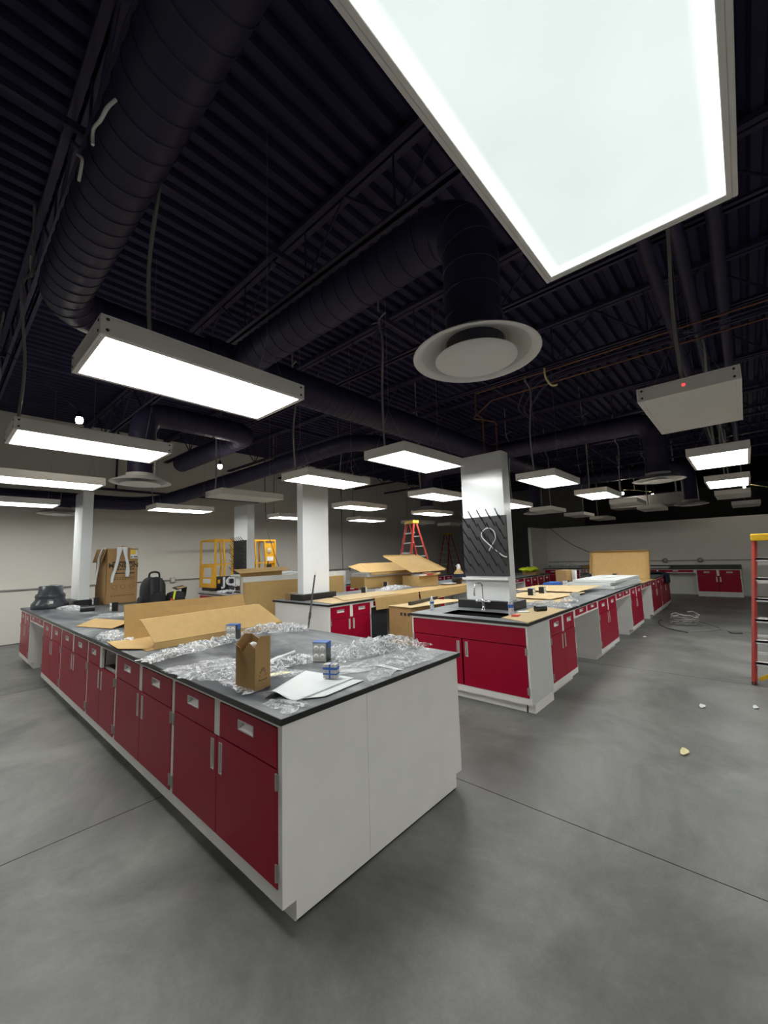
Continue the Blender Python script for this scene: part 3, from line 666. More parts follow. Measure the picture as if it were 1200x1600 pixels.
outlet(8.9, 6.2, R(0), 'small dark outlet box left of the near pegboard, among far clutter', False)

# ------------------------------------------------------------------ things on the nearest bench
z0 = H + .002
def at(o): return o
# long folded carton: base, back wall, leaning front flap
t = thing('long_carton', 'long opened cardboard carton with tall back wall and leaning front flap', 'carton', (1.87, 4.15, z0))
def P(pts): return [(x - 1.87, y - 4.15, z - z0) for x, y, z in pts]
MB().slab(P([(1.24, 3.80, z0), (2.56, 3.80, z0), (2.62, 4.50, z0), (1.24, 4.52, z0)]), .005).build('base_panel', 'cardboard', t)
MB().slab(P([(1.27, 4.49, z0 + .006), (2.56, 4.49, z0 + .006), (2.52, 4.56, 1.24), (1.27, 4.54, 1.25)]), .005).build('back_wall', 'cardboard', t)
MB().slab(P([(1.30, 3.80, z0 + .006), (2.56, 3.80, z0 + .006), (2.56, 3.80, z0 + .055), (1.30, 3.80, z0 + .055)]), -.005).slab(P([(1.30, 3.80, z0 + .055), (2.56, 3.80, z0 + .055), (2.40, 4.0, 1.165), (1.25, 4.0, 1.15)]), .005).slab(P([(1.25, 4.0, 1.15), (2.40, 4.0, 1.165), (2.38, 4.06, 1.165), (1.25, 4.06, 1.15)]), -.004).build('front_flap', 'cardboard', t)
MB().slab(P([(1.10, 4.05, z0 + .012), (1.28, 3.82, z0 + .008), (1.28, 4.48, z0 + .008), (1.13, 4.50, z0 + .012)]), .004).build('end_flap', 'cardboard', t)
t = thing('cardboard_flap', 'small bent piece of cardboard left of the long opened carton', 'cardboard', (1.5, 5.7, z0))
MB().slab([(-.30, .35, .0), (-.10, -.30, .005), (.12, -.22, .055), (-.1, .42, .06)], .005).slab([(.12, -.22, .055), (.25, -.35, .0), (.2, .3, .0), (-.1, .42, .06)], .005).build('sheet', 'cardboard', t)
# cut-open upright carton
t = thing('upright_carton', 'small upright brown carton, torn open at the top, at the bench edge', 'carton', (1.285, 2.20, z0), R(-78))
a, b_, h_ = .075, .058, .235
MB().slab([(-a, -b_, 0), (a, -b_, 0), (a, b_, 0), (-a, b_, 0)], .003).slab([(-a, -b_, 0), (a, -b_, 0), (a, -b_, h_), (.03, -b_, h_ + .03), (-.02, -b_, h_ - .03), (-a, -b_, h_ + .01)], .003).slab([(a, -b_, 0), (a, b_, 0), (a, b_, h_ + .05), (a, -.02, h_ + .06), (a, -b_, h_)], .003).slab([(a, b_, 0), (-a, b_, 0), (-a, b_, h_ + .05), (0, b_, h_ + .02), (a, b_, h_ + .05)], .003).slab([(-a, b_, 0), (-a, -b_, 0), (-a, -b_, h_ + .01), (-a, 0, h_ + .06), (-a, b_, h_ + .05)], .003).build('carton_body', 'cardboard_brown', t)
MB().slab([(-a, -b_, h_ + .01), (-.02, -b_, h_ - .03), (0, -b_ - .035, h_ + .005), (-.05, -b_ - .04, h_ + .03)], .003).build('torn_flap', 'cardboard', t)
k = MB()
for i in range(9):
    an = math.pi * i / 8; k.tube([(a + .0036, .0 + .022 * math.cos(an), .075 + .045 * math.sin(an) - .02), (a + .0036, .030 * math.cos(an), .075 + .065 * math.sin(an) - .02)], .0016, 5)
k.tube([(a + .0036, -.03, .05), (a + .0036, .03, .05)], .0016, 5); k.build('printed_mark', 'ink', t)
MB().lathe([(.001, .0), (.025, .01), (.028, .03), (.015, .045), (.001, .05)], (0, .0, h_ - .03), 12).build('white_packing', 'foam_white', t)
# plans
def sheet(name, corners, label, cat, m='paper', n=14, curl=0, lift=.002, thick=True, zb=None):
    c = [Vector(q) for q in corners]; vs = []; fs = []
    for i in range(n + 1):
        for j in range(n + 1):
            u, v = i / n, j / n
            p = (c[0] * (1 - u) + c[1] * u) * (1 - v) + (c[3] * (1 - u) + c[2] * u) * v
            e = max(0, 1 - v * 4.5)
            p.z += lift + curl * e * e * (.6 + .5 * math.sin(u * 5)) + .004 * (1 + math.sin(u * 7 + v * 3)) * (.3 if curl else .1); vs.append(p)
    for i in range(n):
        for j in range(n): a_ = i * (n + 1) + j; fs.append((a_, a_ + n + 1, a_ + n + 2, a_ + 1))
    o = MB().add(vs, fs, True).build(name, m)
    s = o.modifiers.new('thick', 'SOLIDIFY'); s.thickness = .0012; s.offset = 1
    return tag(o, label, cat)
pz = z0
sheet('drawing_sheet', [(1.22, 1.99, pz), (1.28, 1.78, pz), (1.74, 1.83, pz), (1.66, 2.20, pz)][0:4], 'white drawing sheet with a curled corner lying at the bench corner', 'paper', curl=.03, lift=.006)
sheet('drawing_sheet', [(1.33, 1.80, pz), (1.43, 1.73, pz), (1.75, 1.76, pz), (1.70, 1.86, pz)], 'white sheet sticking out under the curled drawing sheet', 'paper', lift=.0025)
sheet('yellow_strip', [(1.42, 2.35, pz), (1.46, 2.27, pz), (1.60, 2.24, pz), (1.57, 2.31, pz)], 'pale yellow label strip lying right of the upright brown carton', 'label strip', 'pale_yellow', 4, lift=.006)
sheet('paper_strip', [(2.02, 1.93, pz), (2.06, 1.90, pz), (2.05, 1.70, pz), (2.02, 1.73, pz)], 'narrow white paper strip near the right edge of the nearest bench', 'paper strip', n=4, lift=.006)
# taped bundle of fittings
t = thing('taped_fitting', 'small silver bundle bound with blue tape, sitting on the white drawing', 'fitting', (1.64, 1.925, z0 + .018), R(-62))
for i in range(4): MB().box(-.042 + i * .0215, -.024, 0, -.042 + i * .0215 + .018, .024, .078).build('silver_piece', 'steel_plate', t)
MB().box(-.0435, -.0255, .048, .0435, .0255, .062).box(-.0435, -.0255, .020, .0435, .0255, .028).box(-.005, -.0265, 0, .005, .0265, .0795).build('tape_band', 'blue_tape', t)

def film(name, label, cx, cy, lx, ly, rz, h, seed, m='clear_film', n=72, group='crumpled clear film', zb=None, rag=.18, mound=1):
    vs = []; fs = []; ny = max(10, int(n * ly / lx)) if ly < lx else n; nx = n
    for i in range(nx + 1):
        for j in range(ny + 1):
            u, v = i / nx * 2 - 1, j / ny * 2 - 1
            e = 1 + rag * noise.noise(Vector((math.atan2(v, u) * 1.6, seed, 0))) * 2
            x, y = u * lx / 2 * e, v * ly / 2 * e
            x += .03 * noise.noise(Vector((x * 18, y * 18, seed + 9))); y += .03 * noise.noise(Vector((x * 18, y * 18, seed + 19)))
            q = Vector((x * 6.5, y * 6.5, seed)); w_ = noise.noise(q * .7) * 1.5; q = q + Vector((w_, -w_, 0))
            r1_ = 1 - min(1, abs(noise.noise(q)) * 3.2); r2_ = 1 - min(1, abs(noise.noise(q * 2.4)) * 3); r3_ = 1 - min(1, abs(noise.noise(q * 5.1)) * 3)
            ed = max(0, 1 - max(abs(u), abs(v)) ** 2.2) if mound else 1
            z = max(0, h * ((.35 + .55 * r1_ + .28 * r2_ + .16 * r3_) * ed ** .7 + .06 * r2_))
            vs.append(Vector((x, y, z + .004)))
    for i in range(nx):
        for j in range(ny): a_ = i * (ny + 1) + j; fs.append((a_, a_ + ny + 1, a_ + ny + 2, a_ + 1))
    o = MB().add(vs, fs, False).build(name, m, origin=(0, 0, 0)); o.location = (cx, cy, zb if zb else z0); o.rotation_euler = (0, 0, rz)
    return tag(o, label, 'plastic film', group)
film('plastic_film', 'long twisted roll of clear film in front of the long opened carton', 1.50, 3.50, .85, .20, R(14), .06, 1)
film('plastic_film', 'crumpled clear film at the right end of the long opened carton', 2.38, 3.66, .66, .26, R(-35), .075, 2)
film('plastic_film', 'wrinkled clear film left of the upright brown carton at the bench edge', 1.36, 2.62, .44, .85, R(8), .022, 3, 'thin_film')
film('plastic_film', 'crumpled film with a rolled stick right of the upright brown carton', 1.68, 2.50, .50, .26, R(-12), .04, 4)
film('plastic_film', 'big heap of crumpled clear film by the far right corner of the nearest bench', 2.36, 2.26, .80, .40, R(-12), .075, 5)
film('plastic_film', 'flat film clinging along the front edge at the near bench corner', 1.235, 1.80, .16, .22, R(0), .008, 6, 'thin_film')
film('plastic_film', 'flat film clinging along the right edge of the nearest bench', 2.22, 1.90, .82, .36, R(-3), .012, 7, 'thin_film')
film('plastic_film', 'crumpled film at the left end of the long opened carton', 1.25, 4.72, .22, .55, R(0), .06, 8)
film('plastic_film', 'flat film in front of the tall brown carton', 1.95, 6.7, .9, .55, R(-30), .02, 9, 'thin_film')
film('plastic_film', 'crumpled film beside the black pipe adapter at far left', 1.62, 8.42, .30, .9, R(0), .05, 10)
MB().tube([(-.12, -.02, .03), (.12, .05, .055)], .012, 8).build('rolled_stick', 'paper', [o for o in bpy.data.objects if o.get('label', '').startswith('crumpled film with a rolled stick')][0])
# black stepped pipe adapter
o = MB().lathe([(.001, 0), (.27, 0), (.28, .03), (.27, .09), (.225, .15), (.215, .18), (.225, .21), (.215, .25), (.185, .275), (.175, .40), (.165, .40), (.16, .28), (.001, .27)], n=36).build('pipe_adapter', 'grey_plastic', origin=(0, 0, 0)); o.location = (1.43, 9.15, z0); o.scale = (.95, .95, .95)
tag(o, 'large black stepped pipe adapter at the far left end of the bench', 'pipe adapter')
MB().box(-.055, -.282, .095, .0, -.262, .14).build('sticker', 'white_plastic', o)
tag(MB().tube([(1.60, 7.85, z0 + .045), (1.78, 7.80, z0 + .045)], .045, 16).build('pipe_stub', 'black_plastic'), 'short black pipe stub lying on film before the leftmost column', 'pipe fitting')

# tall brown carton with printed face
bx0, bx1, by0, by1, bz1 = 2.14, 2.645, 8.72, 9.42, 1.93
t = thing('tall_carton', 'tall brown printed carton with white rags hanging over its open top', 'carton', ((bx0 + bx1) / 2, (by0 + by1) / 2, z0))
hw, hd, hh = (bx1 - bx0) / 2, (by1 - by0) / 2, bz1 - z0
MB().box(-hw, -hd, 0, hw, -hd + .006, hh).box(-hw, hd - .006, 0, hw, hd, hh).box(-hw, -hd, 0, -hw + .006, hd, hh).box(hw - .006, -hd, 0, hw, hd, hh).box(-hw, -hd, 0, hw, hd, .006).build('carton_body', 'cardboard_brown', t)
MB().slab([(-hw, -hd + .02, hh), (-hw, hd - .02, hh), (-hw - .07, hd - .05, hh - .25), (-hw - .07, -hd + .04, hh - .25)], .005).slab([(-.1, -hd, hh), (hw - .1, -hd, hh), (.02, -hd + .1, hh + .05)], .005).build('top_flap', 'cardboard_brown', t)
fy = -hd - .0012; rt = (R(90), 0, 0)
MB().box(-hw + .09, fy, hh * .735, hw - .05, -hd, hh * .76).box(-hw + .09, fy, hh * .535, hw - .05, -hd, hh * .555).build('printed_bars', 'ink', t)
text('lettering', 'MANDON', .115, rt, (.02, fy, hh * .685), 'ink', t, sx=.92, bold=.003)
k = MB()
for i, yy in enumerate((.46, .43, .20, .14)):
    for j in range(9):
        if i == 2: continue
        k.box(-hw + .08 + j * .043, fy, hh * yy, -hw + .08 + j * .043 + .03, -hd, hh * yy + .010)
for cx_ in (-.12, .02, .16):
    for q in range(16):
        an = q * math.pi / 8; k.tube([(cx_ + .038 * math.cos(an), -hd, hh * .30 + .038 * math.sin(an)), (cx_ + .038 * math.cos(an + .4), -hd, hh * .30 + .038 * math.sin(an + .4))], .003, 4)
for j in range(9): k.box(-hw + .095 + j * .04, fy, hh * .60, -hw + .095 + j * .04 + .026, -hd, hh * .635)
k.build('small_print', 'brown_ink', t)
MB().box(hw - .13, fy, hh - .19, hw - .004, -hd, hh - .03).build('shipping_label', 'white_plastic', t)
MB().box(hw - .128, fy - .001, hh - .11, hw - .045, fy, hh - .035).build('yellow_sticker', 'yellow', t)
MB().box(hw - .128, fy - .001, hh - .17, hw - .09, fy, hh - .155).box(hw - .07, fy - .001, hh - .17, hw - .01, fy, hh - .15).build('label_print', 'ink', t)
def rag(pts, ws, label, th=.006, dirn=(1, 0, 0)):
    p = smooth_path(pts, 5); d_ = Vector(dirn); n_ = len(p); vs = []; fs = []
    for i, q in enumerate(p):
        f_ = i / (n_ - 1) * (len(ws) - 1); a_ = int(min(f_, len(ws) - 2)); w_ = ws[a_] + (ws[a_ + 1] - ws[a_]) * (f_ - a_)
        for s_ in range(5): u = s_ / 4 - .5; vs.append(q + d_ * (u * w_) + Vector((0, -.006 * math.cos(u * 9 + i * .4), 0)))
    for i in range(n_ - 1):
        for s_ in range(4): a_ = i * 5 + s_; fs.append((a_, a_ + 1, a_ + 6, a_ + 5))
    o = MB().add(vs, fs, True).build('white_rag', 'paper'); sd = o.modifiers.new('thick', 'SOLIDIFY'); sd.thickness = th
    return tag(o, label, 'rag', 'white rags on the tall carton')
yq = by0 - .012
rag([(2.34, by0 + .08, bz1 - .02), (2.335, yq, bz1 + .012), (2.315, yq - .003, 1.78), (2.285, yq - .004, 1.60), (2.24, yq - .004, 1.42), (2.225, yq - .003, 1.30)], [.10, .10, .06, .05, .045, .035], 'white rag strip hanging down the middle of the tall brown carton')
rag([(2.41, by0 + .08, bz1 - .02), (2.415, yq, bz1 + .012), (2.44, yq - .003, 1.78), (2.475, yq - .004, 1.62), (2.475, yq - .004, 1.50), (2.47, yq - .003, 1.40)], [.09, .09, .05, .05, .07, .05], 'white rag strip right of the middle one on the tall brown carton')
rag([(2.16, by0 + .16, bz1 - .03), (2.115, by0 + .14, bz1 + .01), (2.045, by0 + .10, 1.74), (2.03, by0 + .08, 1.62), (2.0, by0 + .05, 1.42), (1.985, by0 + .03, 1.28)], [.10, .11, .11, .08, .045, .02], 'white rag hanging off the left side of the tall brown carton', dirn=(.6, .8, 0))

# backpack and tool bag
t = thing('backpack', 'black backpack with a top loop standing behind the long opened carton', 'backpack', (2.22, 6.62, z0), R(8))
t.scale = (1.08, 1.08, 1.08)
def blob(mb, c, rx, ry, rz_, n=14, p=3.2, seed=0):
    vs = []; fs = []
    for i in range(n + 1):
        th = math.pi * i / n
        for j in range(2 * n):
            ph = math.pi * j / n
            x, y, z = math.sin(th) * math.cos(ph), math.sin(th) * math.sin(ph), math.cos(th)
            k_ = (abs(x) ** p + abs(y) ** p + abs(z) ** p) ** (-1 / p) * (1 + .05 * noise.noise(Vector((x * 3, y * 3, z * 3 + seed))))
            vs.append(Vector((c[0] + rx * x * k_, c[1] + ry * y * k_, c[2] + rz_ * z * k_)))
    for i in range(n):
        for j in range(2 * n): a_ = i * 2 * n; b2 = (i + 1) * 2 * n; fs.append((a_ + j, b2 + j, b2 + (j + 1) % (2 * n), a_ + (j + 1) % (2 * n)))
    mb.add(vs, fs, True); return mb
b0 = MB(); blob(b0, (0, 0, .24), .155, .11, .245, p=3); b0.build('body', 'black_fabric', t)
b0 = MB(); blob(b0, (.02, -.115, .15), .10, .05, .13, p=3, seed=3); b0.build('front_pocket', 'black_fabric', t)
b0 = MB(); blob(b0, (-.16, -.01, .13), .035, .06, .10, p=3, seed=5); b0.build('side_pocket', 'black_fabric', t)
for s in (-.07, .05): MB().slab([(s - .02, -.112, .10), (s + .02, -.112, .10), (s + .02, -.10, .46), (s - .02, -.10, .46)], .012).build('strap', 'black_rubber', t)
MB().tube(smooth_path([(-.07, -.03, .46), (-.06, -.03, .53), (0, -.03, .55), (.06, -.03, .53), (.07, -.03, .46)], 6), .013, 8).build('carry_loop', 'black_fabric', t)
MB().box(-.045, -.05, .475, .045, -.042, .505).build('white_patch', 'white_plastic', t)
t = thing('tool_bag', 'black open tool bag with red and lime tags beside the backpack', 'tool bag', (2.50, 6.50, z0), R(5))
t.scale = (1.0, 1.0, 1.12)
b0 = MB(); blob(b0, (0, 0, .13), .12, .10, .13, p=4, seed=8); b0.build('body', 'black_fabric', t)
MB().slab([(-.02, -.06, .28), (.14, -.06, .30), (.13, .07, .32), (-.02, .07, .30)], .012).slab([(.14, -.06, .30), (.13, .07, .32), (.12, .06, .20), (.125, -.06, .18)], .01).build('open_lid', 'black_fabric', t)
MB().slab([(0, -.062, .291), (.13, -.062, .307), (.125, .0, .317), (0, .0, .305)], .006).build('lid_lining', 'cardboard_brown', t)
MB().slab([(-.10, -.108, .16), (-.075, -.112, .16), (-.055, -.118, .27), (-.08, -.115, .28)], .008).build('lime_tag', 'hi_vis', t)
MB().slab([(-.13, -.106, .14), (-.09, -.11, .14), (-.09, -.11, .18), (-.13, -.106, .18)], .008).build('red_tag', 'red_print', t)

# ------------------------------------------------------------------ things on the sink bench
def bottle(x, y, label, hgt=.2):
    t = thing('water_bottle', label, 'bottle', (x, y, H), 0, 'clear water bottles'); s = hgt / .2
    MB().lathe([(.001, .002), (.028 * s, .002), (.032 * s, .01), (.032 * s, .05 * s), (.029 * s, .07 * s), (.032 * s, .09 * s), (.032 * s, .13 * s), (.024 * s, .155 * s), (.012 * s, .175 * s), (.012 * s, .185 * s)], n=20).build('bottle_body', 'bottle_clear', t)
    MB().lathe([(.0325 * s, .088 * s), (.0325 * s, .125 * s)], n=20).build('label_band', 'blue_tape', t)
    MB().lathe([(.014 * s, .183 * s), (.014 * s, .2 * s), (.001, .2 * s)], n=14).build('cap', 'white_plastic', t)
bottle(4.52, 2.105, 'clear water bottle standing at the right rim of the near sink', .205)
bottle(4.52, 3.22, 'clear water bottle standing at the left corner of the sink bench', .17)
def cb(pts, label, m='cardboard_pale', t=.005, name='cardboard_sheet'):
    return tag(MB().slab(pts, t).build(name, m), label, 'cardboard', 'cardboard sheets on worktops')
zz = z0
cb([(4.13, 1.745, zz), (5.28, 1.745, zz), (5.40, 2.15, zz), (4.72, 2.12, zz), (4.30, 2.12, zz)], 'pale cardboard sheet covering the near right corner of the sink bench')
cb([(5.72, 2.04, zz), (6.25, 1.96, zz), (7.1, 2.3, zz), (7.0, 2.95, zz), (5.75, 2.85, zz)], 'lower pale cardboard sheet right of the sink column')
cb([(6.1, 2.22, zz + .02), (7.2, 2.05, zz + .03), (7.6, 2.35, zz + .03), (7.4, 3.0, zz + .02), (6.15, 3.0, zz + .02)], 'middle pale cardboard sheet right of the sink column')
cb([(7.0, 2.12, zz + .05), (8.1, 2.02, zz + .075), (8.2, 2.5, zz + .06), (8.1, 3.2, zz + .05), (7.0, 3.2, zz + .05)], 'upper pale cardboard sheet beside the stack of white panels')
o = MB().tube([(4.93, 1.98, z0 + .035), (5.04, 1.90, z0 + .035)], .033, 16, cap=False).tube([(4.93, 1.98, z0 + .035), (5.04, 1.90, z0 + .035)], .025, 16, cap=False).tube([(4.925, 1.984, z0 + .035), (4.95, 1.965, z0 + .035)], .038, 16).build('pipe_coupling', 'black_plastic')
tag(o, 'black pipe coupling lying on the cardboard at the sink bench corner', 'pipe fitting')
tag(MB().slab([(4.72, 2.10, z0 + .006), (4.80, 2.0, z0 + .006), (4.86, 2.06, z0 + .006), (4.80, 2.16, z0 + .006)], .01).build('white_fitting', 'white_plastic'), 'white plastic strip lying on the corner cardboard of the sink bench', 'fitting')
tag(MB().slab([(4.40, 2.05, z0 + .006), (4.44, 1.98, z0 + .006), (4.53, 2.0, z0 + .006), (4.50, 2.06, z0 + .006)], .015).build('red_bag', 'red_plastic'), 'small red packet beside the water bottle at the sink', 'packet')
film('plastic_film', 'crumpled clear film between the sink column and the black coupling', 5.58, 2.05, .42, .55, R(-20), .05, 12)
tag(MB().slab([(6.40, 2.04, z0 + .03), (6.55, 1.98, z0 + .03), (6.57, 1.99, z0 + .09), (6.42, 2.05, z0 + .09)], .05).build('grey_cover', 'steel_plate'), 'small grey metal box on cardboard near the bench edge', 'box')
film('plastic_film', 'folded clear film on the edge of the stacked pale cardboard', 6.1, 1.95, .2, .2, R(10), .07, 13)
t = thing('panel_stack', 'stack of white flat boards leaning over the edge of the sink bench', 'boards', (9.2, 2.2, z0)); zc = 0
for i, (dx, dy, w_, l_, a_) in enumerate(((0, 0, 1.9, .80, -3), (.03, .03, 1.85, .76, -5), (.08, -.01, 1.8, .74, -2))):
    c_, s_ = math.cos(R(a_)), math.sin(R(a_)); q = [(-w_ / 2, -l_ / 2), (w_ / 2, -l_ / 2), (w_ / 2, l_ / 2), (-w_ / 2, l_ / 2)]
    MB().slab([(dx + x * c_ - y * s_, dy + x * s_ + y * c_, .005 + i * .052) for x, y in q], .045).build('board', 'foam_white', t)
MB().slab([(-.05, -.1, .162), (.5, -.12, .162), (.5, .0, .162), (0, .05, .162)], .003).build('paper_slip', 'paper', t)
cb([(9.9, 1.70, zz), (11.2, 1.66, zz), (11.3, 2.3, zz), (10.2, 2.4, zz)], 'tan cardboard sheet overhanging the edge past the white boards', 'cardboard')
# upright cardboard lid
t = thing('carton_lid', 'large shallow cardboard lid standing upright on the far sink bench', 'carton lid', (11.4, 2.43, z0), R(-5))
MB().slab([(0, -.66, .01), (0, .66, .01), (.16, .66, .66), (.16, -.66, .66)], -.006).build('panel', 'cardboard', t)
MB().slab([(0, .66, .01), (-.10, .66, .03), (.07, .66, .68), (.16, .66, .66)], .005).slab([(0, -.66, .01), (-.10, -.66, .03), (.07, -.66, .68), (.16, -.66, .66)], -.005).slab([(.16, -.66, .66), (.07, -.66, .68), (.07, .66, .68), (.16, .66, .66)], .005).slab([(0, -.66, .01), (-.14, -.64, .0), (-.14, .64, .0), (0, .66, .01)], -.005).build('rim', 'cardboard', t)
t = thing('dark_cloth', 'dark navy cloth draped over the far corner of the sink bench', 'cloth', (13.6, 1.74, H))
q = []
for i in range(9):
    for j in range(9):
        u, v = i / 8, j / 8; y_ = .45 - v * .62
        q.append((u * .7 - .35 + .03 * math.sin(v * 5), max(y_, -.022) - (.02 * math.sin(u * 9) ** 2 if y_ < 0 else 0), .006 + .02 * (math.sin(u * 8 + v * 4) + 1) * (y_ > 0) + (y_ - .0 if y_ < 0 else 0) * 1.5))
k = MB().add(q, [(i * 9 + j, i * 9 + j + 1, i * 9 + j + 10, i * 9 + j + 9) for i in range(8) for j in range(8)], True).build('cloth', 'navy_fabric', t)
sd = k.modifiers.new('thick', 'SOLIDIFY'); sd.thickness = .006; sd.offset = 1
t = thing('small_carton', 'small brown carton with a white tube, behind the blue tray', 'carton', (9.3, 3.02, z0), R(-12))
MB().box(-.19, -.12, 0, .19, .12, .30).build('carton_body', 'cardboard_brown', t)
MB().box(.02, -.20, 0, .10, -.13, .30).build('white_tube', 'white_plastic', t)
tag(MB().box(8.5, 3.0, z0 , 9.0, 3.25, z0 + .04).box(8.52, 3.02, z0 + .04, 8.98, 3.23, z0 + .07).build('blue_tray', 'blue_tape'), 'flat blue package left of the small brown carton', 'package')

# ------------------------------------------------------------------ between the benches: floor carton, broom handle
t = thing('floor_carton', 'brown carton on the floor left of the sink bench, dark bar on top', 'carton', (5.62, 4.35, 0), R(-3))
MB().box(-.40, -.25, 0, .40, .25, .80).build('carton_body', 'cardboard_brown', t)
MB().slab([(-.42, -.27, .80), (.95, -.45, .805), (.85, -.05, .803), (-.42, .26, .80)], .006).slab([(.1, .0, .807), (.75, -.05, .807), (.7, .24, .807), (.12, .25, .807)], .006).build('top_flaps', 'cardboard_pale', t)
k = MB()
for i in range(3): k.box(-.36 + i * .07, -.252, .67, -.32 + i * .07, -.25, .71)
for i in range(3): k.box(-.404, -.22 + i * .08, .66, -.402, -.17 + i * .08, .71)
k.build('printed_symbols', 'ink', t)
tag(MB().bar((5.40, 4.30, .836), (6.35, 4.42, .836), .06, .055).build('power_strip', 'black_plastic'), 'long black bar lying on top of the floor carton', 'power strip')
t = thing('broom_handle', 'black broom handle leaning on the end panel of the middle bench', 'broom handle', (3.72, 5.0, 0))
MB().tube([(0, 0, .01), (.56, .40, 1.36)], .014, 10).build('shaft', 'black_plastic', t)
MB().tube([(.56, .40, 1.36), (.578, .413, 1.405)], .017, 10).build('grip_tip', 'foam_white', t)
MB().tube([(.29, .207, .704), (.325, .232, .79)], .019, 10).build('joint_sleeve', 'black_rubber', t)

# ------------------------------------------------------------------ things on the middle bench
cb([(4.26, 4.95, zz), (5.9, 4.93, zz), (6.1, 5.55, zz), (4.75, 5.70, zz), (4.35, 5.62, zz)], 'pale cardboard sheet at the front corner of the middle bench')
cb([(4.6, 5.05, zz + .012), (6.0, 5.0, zz + .012), (6.2, 5.7, zz + .012), (4.95, 5.74, zz + .012)], 'second cardboard sheet overlapping the first on the middle bench')
t = thing('cardboard_cover', 'long cardboard cover draped over the edge of the middle bench, left piece', 'cardboard', (5.8, 4.95, z0), 0, 'cardboard draped over the middle bench')
MB().slab([(-.62, -.052, 0), (.66, -.052, 0), (.66, .6, 0), (-.55, .6, 0)], .006).build('top_panel', 'cardboard', t)
MB().slab([(-.62, -.056, 0), (.64, -.056, 0), (.63, -.07, -.22), (-.60, -.07, -.20)], .005).build('hanging_flap', 'cardboard', t)
t = thing('cardboard_cover', 'long cardboard cover draped over the edge of the middle bench, right piece', 'cardboard', (7.6, 4.95, z0), 0, 'cardboard draped over the middle bench')
MB().slab([(-1.12, -.052, 0), (1.12, -.052, 0), (1.12, .55, 0), (-1.12, .55, 0)], .006).build('top_panel', 'cardboard', t)
MB().slab([(-1.12, -.056, 0), (.62, -.056, 0), (.62, -.07, -.15), (-1.10, -.07, -.19)], .005).slab([(.635, -.056, 0), (1.12, -.056, 0), (1.12, -.07, -.15), (.635, -.07, -.15)], .005).build('hanging_flap', 'cardboard', t)
film('plastic_film', 'heap of clear film with small fittings on the middle bench', 6.75, 5.85, 1.0, .35, R(10), .07, 15)
t = thing('open_carton', 'open square carton with red and white packs inside, under the tilted lid', 'carton', (7.85, 5.90, z0), R(-8))
a, b_, h_ = .32, .28, .24
MB().box(-a, -b_, 0, a, -b_ + .006, h_).box(-a, b_ - .006, 0, a, b_, h_).box(-a, -b_, 0, -a + .006, b_, h_).box(a - .006, -b_, 0, a, b_, h_).box(-a, -b_, 0, a, b_, .006).build('carton_body', 'cardboard', t)
MB().slab([(-a, -b_, h_), (a, -b_, h_), (a - .02, -b_ - .14, h_ + .03), (-a + .02, -b_ - .14, h_ + .01)], .005).slab([(a, -b_, h_), (a, b_, h_), (a + .12, b_ - .02, h_ + .05), (a + .12, -b_ + .02, h_ + .05)], .005).build('top_flaps', 'cardboard', t)
MB().box(-.2, -.2, .05, .1, .1, .27).build('white_pack', 'white_plastic', t); MB().box(.02, -.24, .05, .2, -.06, .275).build('red_pack', 'red_print', t)
t = thing('carton_lid', 'cardboard lid tilted on top of the open carton on the middle bench', 'carton lid', (7.85, 6.0, z0 + .30), R(-8))
MB().slab([(-.38, -.22, .02), (.72, -.26, .03), (.30, .32, .40), (-.78, .30, .40)], .006).build('panel', 'cardboard', t)
MB().slab([(.72, -.26, .03), (.76, -.26, .07), (.34, .32, .44), (.30, .32, .40)], .005).slab([(-.78, .30, .40), (.30, .32, .40), (.30, .34, .44), (-.78, .32, .44)], .005).build('rim', 'cardboard', t)
t = thing('flat_carton', 'wide low cardboard carton with torn lid behind the heap of film', 'carton', (7.45, 6.72, z0), R(-4))
MB().box(-.85, -.25, .0, .75, .25, .26).build('carton_body', 'cardboard', t)
MB().box(-.80, -.30, .26, .70, .27, .34).build('grey_insert', 'foam_white', t)
MB().slab([(-.75, -.36, .36), (.85, -.36, .36), (.80, .2, .55), (-.60, .2, .56)], .008).slab([(-.75, -.36, .36), (.85, -.36, .36), (.85, -.37, .30), (-.75, -.37, .30)], .006).slab([(-.75, -.36, .36), (-.60, .2, .56), (-.95, .2, .50), (-1.0, -.3, .38)], .006).build('torn_lid', 'cardboard', t)
t = thing('wrapped_board_stack', 'white boards and tan cardboard standing behind the plain middle column', 'boards', (5.0, 7.02, 0))
MB().box(-1.1, -.06, .0, 1.35, .03, 1.226).build('cardboard_face', 'cardboard', t)
MB().box(-1.1, .035, .0, 1.5, .10, 1.326).build('white_board', 'foam_white', t)
MB().slab([(-1.2, -.05, 1.396), (-.1, -.05, 1.416), (-.1, .2, 1.486), (-1.2, .2, 1.466)], .008).box(-1.1, .105, .0, -.2, .14, 1.446).build('tan_flap', 'cardboard', t)
tag(MB().box(4.35, 6.15, H, 4.62, 6.36, H + .11).build('brown_box', 'cardboard_brown'), 'small dark brown box at the left foot of the plain middle column', 'box')
t = thing('pie_tray', 'shiny metal dish and black tub at the right end of the cardboard cover', 'dish', (8.2, 5.35, z0 + .008))
MB().lathe([(.001, .004), (.14, .004), (.19, .035), (.20, .035), (.20, .03), (.15, -.0), (.001, 0)], n=28).build('dish', 'steel_plate', t)
tag(MB().lathe([(.001, 0), (.11, 0), (.13, .13), (.135, .14), (.12, .14), (.10, .02), (.001, .02)], (8.52, 5.3, z0 + .008), 22).build('black_tub', 'black_plastic'), 'black plastic tub beside the shiny metal dish', 'tub')
